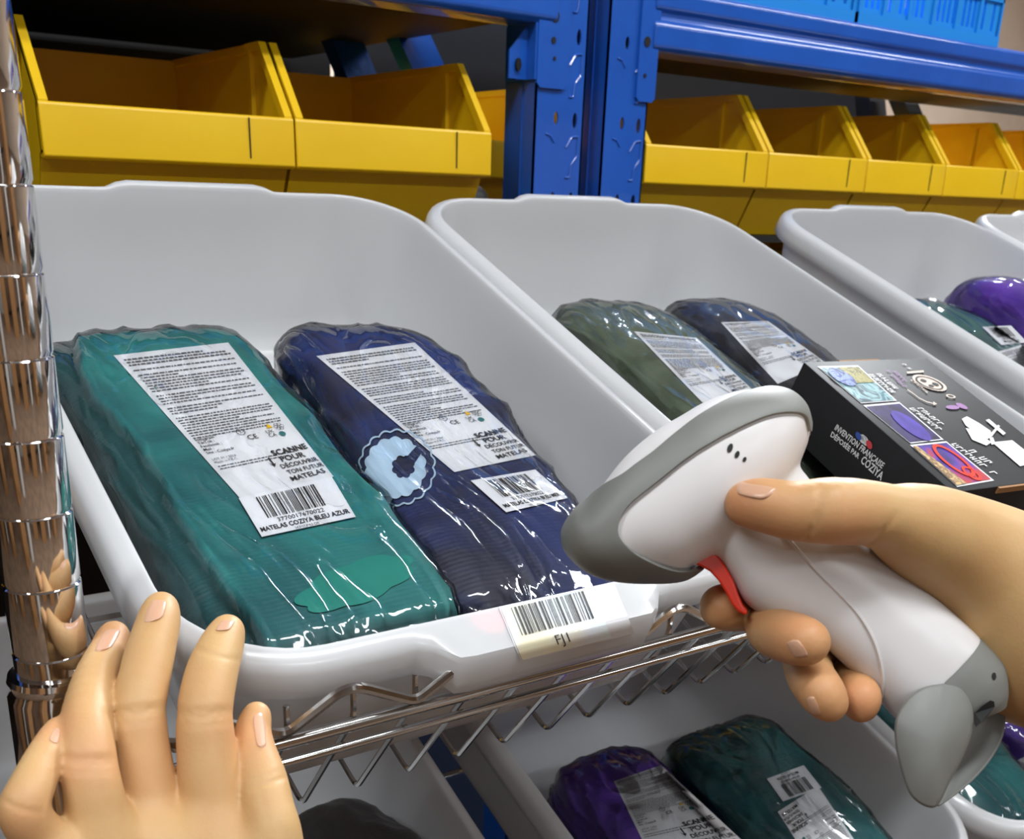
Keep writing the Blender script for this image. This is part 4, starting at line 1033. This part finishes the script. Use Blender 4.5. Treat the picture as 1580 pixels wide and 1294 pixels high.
# left hand, holding the corner of the front bin
LF = [
 [(351, 973, .377, .0060), (339, 1003, .370, .0076), (325, 1045, .361, .0085), (316, 1103, .352, .0088), (321, 1174, .349, .0095), (332, 1245, .348, .0108), (345, 1330, .346, .0125)],
 [(249, 938, .379, .0060), (243, 965, .372, .0073), (228, 1022, .361, .0081), (215, 1095, .350, .0083), (221, 1174, .346, .0088), (232, 1250, .345, .0104), (244, 1330, .342, .0125)],
 [(176, 980, .383, .0054), (168, 1002, .376, .0062), (147, 1052, .358, .0073), (134, 1113, .340, .0080), (134, 1168, .331, .0085), (143, 1220, .328, .0086), (158, 1290, .329, .0098)],
 [(92, 1130, .336, .0052), (68, 1172, .324, .0057), (47, 1218, .315, .0063), (37, 1252, .312, .0068), (62, 1292, .317, .0074), (100, 1335, .322, .0095)],
 [(396, 1103, .366, .0048), (390, 1130, .362, .0058), (394, 1160, .357, .0066), (405, 1205, .351, .0078), (414, 1250, .345, .0081), (424, 1300, .341, .0088), (408, 1400, .343, .014)],
]
LE = [[(345, 1320, .347, .013), (300, 1480, .352, .020)], [(244, 1320, .344, .013), (260, 1480, .350, .020)], [(160, 1300, .332, .010), (215, 1480, .345, .020)], [(98, 1330, .323, .010), (190, 1480, .342, .018)],
      [(412, 1380, .342, .013), (290, 1500, .352, .020)], [(160, 1330, .334, .011), (244, 1330, .344, .013), (345, 1330, .347, .013), (395, 1400, .345, .013)], [(250, 1480, .35, .024), (265, 1680, .37, .027)]]
cr = []
for (x, y, d, dx) in ((315, 1101, .346, 0), (213, 1098, .344, 1), (136, 1176, .321, -1)):
    for (o_, dep, sg) in ((-9, .0004, .0006), (-3, .0009, .0006), (4, .0008, .0006), (11, .0004, .0006), (17, .0003, .0006)): cr.append((x, y + o_, d, dx, 10, .0125, dep, sg))
cr += [(236, 988, .366, -2, 10, .009, .0006, .0006), (337, 1010, .362, -3, 10, .009, .0006, .0006), (160, 1022, .352, -5, 10, .008, .0005, .0006), (425, 1205, .342, 3, 10, .009, .0009, .0006), (420, 1195, .342, 3, 10, .008, .0005, .0006), (30, 1245, .306, -4, 10, .008, .0006, .0006)]
bl = [(350, 965, .40, .012, .35), (248, 935, .40, .012, .4), (175, 975, .375, .01, .35), (392, 1130, .355, .014, .3), (214, 1100, .36, .013, .35), (316, 1105, .36, .013, .25), (136, 1180, .325, .012, .35), (90, 1130, .33, .01, .35), (36, 1255, .31, .01, .3), (225, 1180, .345, .016, .25)]
lh, lsk, lbv = hand('left_hand', LF, LE, .0008, "person's left hand gripping the front bin's near corner, seen from its back", creases=cr, blush=bl)
nail(lh, lbv, [(217, 966), (253, 952), (258, 927), (234, 924)]); nail(lh, lbv, [(142, 1007), (173, 999), (188, 971), (161, 970)])
nail(lh, lbv, [(329, 974), (356, 971), (364, 957), (342, 956)]); nail(lh, lbv, [(396, 1152), (413, 1154), (406, 1094), (389, 1104)], .0003)
nail(lh, lbv, [(74, 1142), (90, 1150), (93, 1124), (84, 1122)], .0002)

# ------------------------------------------------------------------ handheld scanner
SD = .372
sc_root = empty('barcode_scanner', T(*P(1200, 830, SD)), 'white and grey handheld barcode scanner with red trigger held in the right hand', 'scanner')
def lerp_st(st, n):
    return catmull([np.array([s[0][0], s[0][1], s[1][0], s[1][1], s[2], s[3] if len(s) > 3 else 0], float) for s in st], n)
def section(u, t_near, sup=2.3, sgn=1, scale=1.0, dep=SD):
    """u = (Ux,Uy,Dx,Dy,hw,dd); angle t: 0 at top, pi at bottom; returns world point"""
    c, s = math.cos(t_near), math.sin(t_near)
    cc = math.copysign(abs(c) ** (2 / sup), c); ss = math.copysign(abs(s) ** (2 / sup), s)
    mx, my = (u[0] + u[2]) / 2, (u[1] + u[3]) / 2; hx, hy = (u[0] - u[2]) / 2, (u[1] - u[3]) / 2
    return P(mx + hx * cc * scale, my + hy * cc * scale, dep + u[5]) - VD * (ss * u[4] * scale)
VD = ray(1180, 830).normalized()   # direction the camera looks at the scanner: its width runs along this
head = [((874, 822), (875, 834), .004), ((882, 806), (888, 858), .017), ((900, 782), (918, 882), .0255), ((922, 763), (955, 893), .0295), ((968, 703), (1006, 896), .0315), ((1015, 662), (1055, 892), .0320), ((1052, 640), (1088, 872), .0320),
        ((1092, 617), (1116, 858), .0315), ((1138, 602), (1145, 842), .0300), ((1186, 598), (1178, 810), .0275), ((1220, 607), (1208, 770), .0230), ((1241, 627), (1232, 720), .0165), ((1250, 655), (1247, 682), .006)]
handle = [((1110, 700), (1085, 850), .022), ((1175, 690), (1104, 862), .0215), ((1222, 710), (1128, 893), .0200), ((1262, 755), (1150, 930), .0190), ((1318, 815), (1196, 958), .0188), ((1385, 872), (1255, 985), .0185), ((1455, 932), (1318, 1040), .0180), ((1490, 963), (1352, 1076), .0178), ((1514, 986), (1382, 1110), .0172)]
def loft(st, sup, m_=56, scale=1.0, nst=7, dep=SD):
    L_ = lerp_st(st, nst); V = []; Fc = []
    for u in L_:
        for k in range(m_): V.append(section(u, 2 * math.pi * k / m_, sup, 1, scale, dep))
    for i in range(len(L_) - 1):
        for k in range(m_): a = i * m_ + k; b_ = i * m_ + (k + 1) % m_; Fc.append((a, b_, b_ + m_, a + m_))
    Fc.append(list(range(m_))[::-1]); Fc.append([(len(L_) - 1) * m_ + k for k in range(m_)]); return V, Fc
bm = bmesh.new()
for (st, sup, scl) in ((head, 2.25, .975), (handle, 2.5, 1)):
    V, Fc = loft(st, sup, scale=scl); vv = [bm.verts.new(v) for v in V]
    for f in Fc: bm.faces.new([vv[i] for i in f])
tmp = bmobj('tmp', bm, None)
md = tmp.modifiers.new('r', 'REMESH'); md.mode = 'VOXEL'; md.voxel_size = .0009
md = tmp.modifiers.new('s', 'SMOOTH'); md.iterations = 14; md.factor = .5
dg = bpy.context.evaluated_depsgraph_get(); me = bpy.data.meshes.new_from_object(tmp.evaluated_get(dg)); bpy.data.objects.remove(tmp)
me.materials.clear(); me.materials.append(M_white); me.polygons.foreach_set('use_smooth', [True] * len(me.polygons)); me.name = 'housing'
hs_ = bpy.data.objects.new('housing', me); COL.objects.link(hs_); hs_.parent = sc_root; hs_.matrix_parent_inverse = sc_root.matrix_world.inverted()
bpy.context.view_layer.update(); hbv = bvh_of(hs_)
# grey bumper: nose and band, cut from the head surface and thickened
L_ = lerp_st(head, 22); m_ = 260
S_ = np.linspace(0, len(head) - 1, len(L_))
ub = [(3.0, 0), (3.25, .08), (4, .20), (5, .19), (6, .15), (7, .125), (8, .085), (9, .035), (10, .02), (11, .03), (12, .1)]
lbn = [(4, .43), (5, .385), (6, .355), (7, .34), (8, .31), (9, .27), (10, .25), (11, .24), (12, .6)]
pb_ = [(3.65, .60), (3.8, .70), (4, .77), (4.5, .87), (5, .93), (5.6, .97), (6, 1.01)]
def itp(tb, s): return float(np.interp(s, [a for a, _ in tb], [b_ for _, b_ in tb]))
V = []
keep = []
for i, u in enumerate(L_):
    for k in range(m_): V.append(section(u, 2 * math.pi * k / m_, 2.25, 1, 1.0))
grey = np.zeros((len(L_), m_), bool); phi = np.zeros((len(L_), m_))
for i, s in enumerate(S_):
    for k in range(m_):
        a = 2 * math.pi * k / m_; c = math.cos(a); cc = math.copysign(abs(c) ** (2 / 2.25), c); t = (1 - cc) / 2
        if s < 3.0: g = True
        else:
            g = t >= itp(ub, s)
            # side panel (white) : rounded corner shape
            if s > 3.62:
                top = itp(lbn, max(s, 4)) + (.10 * (4.05 - s) / .43 if s < 4.05 else 0); 
                if s < 4.0: top = .44 + .13 * ((4.0 - s) / .38) ** 2
                if top < t < itp(pb_, s): g = False
            if s >= 6 and t >= itp(lbn, s): g = False
            if s > 11.9: g = False
        grey[i, k] = g
used = {}; V2 = []; F2_ = []
def vi(i, k):
    k %= m_
    if (i, k) not in used: used[(i, k)] = len(V2); V2.append(V[i * m_ + k])
    return used[(i, k)]
for i in range(len(L_) - 1):
    for k in range(m_):
        if grey[i, k] and grey[i + 1, k] and grey[i, (k + 1) % m_] and grey[i + 1, (k + 1) % m_]: F2_.append((vi(i, k), vi(i, k + 1), vi(i + 1, k + 1), vi(i + 1, k)))
bm = bmesh.new(); vv = [bm.verts.new(v) for v in V2]
for f in F2_: bm.faces.new([vv[j] for j in f])
bnd = [v for v in bm.verts if v.is_boundary]; nb_ = {v: [e.other_vert(v) for e in v.link_edges if e.is_boundary] for v in bnd}
for _ in range(60):
    new = {v: (v.co * .5 + (nb_[v][0].co + nb_[v][1].co) * .25) for v in bnd if len(nb_[v]) == 2}
    for v, c in new.items(): v.co = c
for _ in range(6): bmesh.ops.smooth_vert(bm, verts=[v for v in bm.verts if not v.is_boundary and any(e.other_vert(v).is_boundary or any(e2.other_vert(e.other_vert(v)).is_boundary for e2 in e.other_vert(v).link_edges) for e in v.link_edges)], factor=.5, use_axis_x=True, use_axis_y=True, use_axis_z=True)
bmesh.ops.recalc_face_normals(bm, faces=bm.faces)
bum = bmobj('bumper', bm, M_grey); bum.parent = sc_root; bum.matrix_parent_inverse = sc_root.matrix_world.inverted()
cen = P(1060, 760, SD)
me = bum.data
if sum(1 for p in me.polygons if (p.normal.dot(me.vertices[p.vertices[0]].co - cen) > 0)) < len(me.polygons) / 2: me.flip_normals()
md = bum.modifiers.new('thick', 'SOLIDIFY'); md.thickness = .0016; md.offset = .3
md = bum.modifiers.new('bev', 'BEVEL'); md.width = .0004; md.segments = 2; md.limit_method = 'ANGLE'; md.angle_limit = math.radians(50)
bpy.context.view_layer.update(); bbv = bvh_of(bum)
def spart(name, bm, m, smooth=True, parent=None):
    o = bmobj(name, bm, m, smooth=smooth); p = parent or sc_root; o.parent = p; o.matrix_parent_inverse = sc_root.matrix_world.inverted(); return o
# dark scan window under the nose (faces down and left)
def vhit(bv, px_, py_, lift=0):
    d = ray(px_, py_).normalized(); h = bv.ray_cast(EYE, d); return (EYE + d * (h[3] - lift)) if h[0] is not None else P(px_, py_, SD - .02)
# trigger
tp_out = [(1056, 858), (1064, 848), (1079, 844), (1095, 846), (1110, 855), (1122, 873), (1133, 893), (1141, 916), (1147, 930), (1155, 940)]
tp_in = [(1152, 946), (1140, 940), (1130, 928), (1121, 910), (1110, 893), (1098, 880), (1082, 871), (1066, 867)]
poly = [(a, b_) for a, b_ in tp_out + tp_in]
bm = bmesh.new()
fr_ = [bm.verts.new(P(a, b_, SD) - VD * .0120) for a, b_ in poly]; bk_ = [bm.verts.new(P(a, b_, SD) + VD * .0120) for a, b_ in poly]; n = len(poly)
bm.faces.new(fr_); bm.faces.new(bk_[::-1])
for i in range(n): bm.faces.new((fr_[i], bk_[i], bk_[(i + 1) % n], fr_[(i + 1) % n]))
bmesh.ops.triangulate(bm, faces=[f for f in bm.faces if len(f.verts) > 4])
tg = spart('trigger', bm, M_red); md = tg.modifiers.new('b', 'BEVEL'); md.width = .0012; md.segments = 3; md.limit_method = 'ANGLE'; md.angle_limit = math.radians(50)
bm = bmesh.new(); bmesh.ops.create_uvsphere(bm, u_segments=12, v_segments=8, radius=.0016, matrix=T(*(P(1061, 861, SD) - VD * .007))); spart('pivot_pin', bm, M_chrome)
rl_ = bpy.data.lights.new('aiming_light', 'SPOT'); rl_.energy = .12; rl_.color = (1, .06, .08); rl_.spot_size = math.radians(16); rl_.spot_blend = 1; rl_.shadow_soft_size = .002
ro = bpy.data.objects.new('aiming_light', rl_); COL.objects.link(ro); src = P(893, 872, SD + .01); tgt = onc(742, 962, CU - .006)
ro.parent = sc_root; ro.matrix_parent_inverse = sc_root.matrix_world.inverted(); ro.matrix_basis = Matrix.Translation(src) @ (tgt - src).to_track_quat('-Z', 'Y').to_matrix().to_4x4()
# three vents
for (x, y, rx, ry) in ((1126.5, 691, 4.2, 7.2), (1137.5, 701, 3.6, 5.6), (1149, 708.5, 2.8, 4)):
    bm = bmesh.new(); c0 = bm.verts.new(vhit(hbv, x, y, .0003)); rg_ = [bm.verts.new(vhit(hbv, x + rx * math.cos(a * .5) * .9 + ry * .12 * math.sin(a * .5), y + ry * math.sin(a * .5 + .2), .0003)) for a in range(12)] if False else [bm.verts.new(vhit(hbv, x + rx * math.cos(2 * math.pi * a / 14) + .25 * ry * math.sin(2 * math.pi * a / 14), y - ry * math.sin(2 * math.pi * a / 14), .0003)) for a in range(14)]
    for k in range(14): bm.faces.new((c0, rg_[k], rg_[(k + 1) % 14]))
    spart('vent', bm, M_hole, smooth=False)
# seam along the grip
seam = catmull([(1208, 822), (1235, 853), (1262, 882), (1295, 915), (1325, 948), (1347, 985), (1359, 1022), (1363, 1052), (1361, 1074)], 8)
bm = bmesh.new(); tube(bm, [vhit(hbv, p[0], p[1], .0001) for p in seam], .0007, 6); spart('seam', bm, M_white)
# nose label
S = Surf(bbv, [(972, 884), (1040, 893), (1068, 878), (1000, 868)], 1, .35, sc_root) if False else None
bm = bmesh.new(); q = [vhit(bbv, *p, .0014) for p in ((973, 886), (1030, 893), (1066, 879), (1078, 872), (1040, 872), (1002, 869))]; bm.faces.new([bm.verts.new(v) for v in q]); spart('serial_label', bm, mat('silver label', srgb(120, 122, 134), .35), smooth=False)
bm = bmesh.new(); q = [vhit(bbv, *p, .0018) for p in ((989, 885), (1006, 888), (1010, 880), (994, 877))]; bm.faces.new([bm.verts.new(v) for v in q]); spart('code_print', bm, M_ink, smooth=False)
# foot cap
cap_st = [((1510, 982), (1378, 1106), .0178), ((1520, 992), (1388, 1112), .0180), ((1535, 1008), (1402, 1118), .0176), ((1548, 1028), (1425, 1125), .0165), ((1553, 1060), (1455, 1120), .0140), ((1551, 1085), (1480, 1112), .0100)]
V, Fc = loft(cap_st, 2.6, 48, 1, 5); bm = bmesh.new(); vv = [bm.verts.new(v) for v in V]
for f in Fc: bm.faces.new([vv[i] for i in f])
cp = spart('foot_cap', bm, M_grey); bpy.context.view_layer.update(); cbv = bvh_of(cp)
# port slot and screw hole on the cap
def capoval(pts, m, nm, lift=.0003):
    bm = bmesh.new(); bm.faces.new([bm.verts.new(vhit(cbv, *p, lift)) for p in pts]); spart(nm, bm, m, smooth=False)
M_capl = mat('light grey rubber', srgb(138, 139, 137), .5)
capoval([(1503, 1116), (1504, 1100), (1514, 1090), (1528, 1080), (1534, 1082), (1535, 1090), (1526, 1102), (1514, 1114), (1506, 1121)], M_hole, 'cable_port', .0018)
capoval([(1534 + 3.5 * math.cos(a), 1043 + 6 * math.sin(a)) for a in [i * .5 for i in range(12)]], M_hole, 'screw_hole')
# two flared wings of the foot
def wing(name, outline, depth, bulge, thick, tiltv, far=0):
    pts = catmull(outline + [outline[0]], 6)[:-1]; cx = sum(p[0] for p in pts) / len(pts); cy = sum(p[1] for p in pts) / len(pts); bm = bmesh.new(); R_ = 9; rings = []
    for rr in range(R_ + 1):
        f = rr / R_
        rings.append([(cx + (p[0] - cx) * f, cy + (p[1] - cy) * f, f) for p in pts])
    def dp(x, y, f): return depth + tiltv[0] * (x - cx) / 100 + tiltv[1] * (y - cy) / 100 + bulge * (f * f - 1)
    lay = []
    for side in (0, 1):
        c = bm.verts.new(P(cx, cy, dp(cx, cy, 0) + side * thick)); RR = [[bm.verts.new(P(x, y, dp(x, y, f) + side * thick)) for (x, y, f) in r] for r in rings[1:]]
        n = len(pts)
        for k in range(n):
            bm.faces.new((c, RR[0][k], RR[0][(k + 1) % n]))
            for a, b_ in zip(RR, RR[1:]): bm.faces.new((a[k], b_[k], b_[(k + 1) % n], a[(k + 1) % n]))
        lay.append(RR[-1])
    n = len(pts)
    for k in range(n): bm.faces.new((lay[0][k], lay[0][(k + 1) % n], lay[1][(k + 1) % n], lay[1][k]))
    o = spart(name, bm, M_grey); md = o.modifiers.new('b', 'BEVEL'); md.width = .0008; md.segments = 2; md.limit_method = 'ANGLE'; md.angle_limit = math.radians(45)
wing('foot_wing', [(1455, 1054), (1482, 1062), (1498, 1085), (1502, 1110), (1497, 1140), (1482, 1175), (1466, 1205), (1452, 1235), (1440, 1246), (1420, 1240), (1402, 1222), (1388, 1180), (1381, 1145), (1382, 1108), (1400, 1078), (1425, 1060)], SD - .022, .006, .0022, (.004, -.002))
wing('foot_wing', [(1545, 1078), (1551, 1100), (1548, 1135), (1530, 1170), (1500, 1205), (1465, 1233), (1445, 1243), (1440, 1215), (1448, 1170), (1462, 1130), (1490, 1100), (1520, 1082)], SD + .006, -.003, .0022, (.002, -.012))

# ------------------------------------------------------------------ right hand around the grip
RF = [
 [(1152, 777, .344, .0072), (1180, 779, .3415, .0083), (1225, 788, .339, .0091), (1285, 788, .338, .0104), (1345, 793, .344, .0104), (1405, 812, .354, .0118), (1470, 846, .370, .0150)],  # thumb
 [(1114, 936, .376, .0080), (1140, 936, .386, .0086), (1190, 925, .400, .0090), (1270, 900, .412, .0100), (1350, 890, .415, .0120)],  # index
 [(1245, 990, .3455, .0076), (1222, 984, .352, .0084), (1192, 972, .368, .0086), (1196, 950, .390, .0088), (1250, 925, .408, .0096), (1340, 910, .418, .0120)],  # middle
 [(1279, 1085, .351, .0062), (1266, 1066, .352, .0074), (1250, 1040, .366, .0080), (1250, 1010, .388, .0085), (1300, 975, .408, .0092), (1380, 950, .416, .0120)],  # ring
 [(1328, 1089, .359, .0056), (1328, 1073, .360, .0064), (1318, 1052, .374, .0068), (1318, 1030, .392, .0072), (1360, 1000, .408, .0082), (1440, 980, .412, .0110)],  # little
]
RE = [[(1400, 808, .354, .0115), (1470, 848, .374, .0165), (1560, 900, .382, .0215), (1680, 965, .384, .0260), (1850, 1040, .38, .028)],
      [(1350, 890, .417, .0125), (1480, 900, .398, .0200), (1580, 940, .384, .0260)], [(1345, 912, .418, .0120), (1500, 940, .400, .0190), (1600, 985, .385, .026)],
      [(1380, 950, .416, .0120), (1520, 975, .402, .0180), (1620, 1010, .385, .024)], [(1440, 985, .412, .0110), (1560, 1020, .402, .0160), (1640, 1020, .388, .022), (1850, 1060, .385, .026)],
      [(1360, 895, .415, .012), (1440, 950, .412, .013)]]
crr = [(1256, 800, .330, 10, 2, .012, .0010, .0007), (1262, 790, .331, 10, 3, .012, .0005, .0006), (1300, 770, .333, 10, 1, .010, .0005, .0006), (1306, 772, .333, 10, 1, .010, .0004, .0006), (1350, 832, .337, 8, 6, .012, .0008, .0008), (1252, 1035, .362, 2, 10, .008, .0006, .0006), (1200, 975, .36, 10, 3, .008, .0006, .0006)]
blr = [(1150, 780, .34, .014, .5), (1200, 810, .335, .014, .4), (1115, 935, .36, .016, .45), (1235, 990, .345, .016, .45), (1275, 1070, .35, .014, .45), (1328, 1080, .355, .014, .5), (1300, 820, .33, .012, .35)]
rh, rsk, rbv = hand('right_hand', RF, RE, .0009, "person's right hand holding the barcode scanner, thumb over its white side", creases=crr, blush=blr)
nail(rh, rbv, [(1206, 752), (1178, 772), (1136, 762), (1138, 742)], .0003)
nail(rh, rbv, [(1211, 990), (1232, 985), (1250, 1012), (1226, 1016)], .0003)
nail(rh, rbv, [(1242, 1078), (1256, 1071), (1268, 1104), (1254, 1102)], .0003)

# ------------------------------------------------------------------ ceiling fixtures
for (x, y, z_, r) in LIGHTS:
    t = empty('ceiling_light', T(x, y, z_), 'long white tube light fixed under the ceiling', 'light', 'tube lights under the ceiling')
    bm = bmesh.new(); box(bm, -.62, .62, -.09, .09, .0, .1, .01); bmobj('fixture', bm, M_ceil, t).matrix_parent_inverse = Matrix.Identity(4)
    bm = bmesh.new(); tube(bm, [(-.58, 0, -.015), (.58, 0, -.015)], .013, 10); bmobj('tube', bm, M_tube, t).matrix_parent_inverse = Matrix.Identity(4)
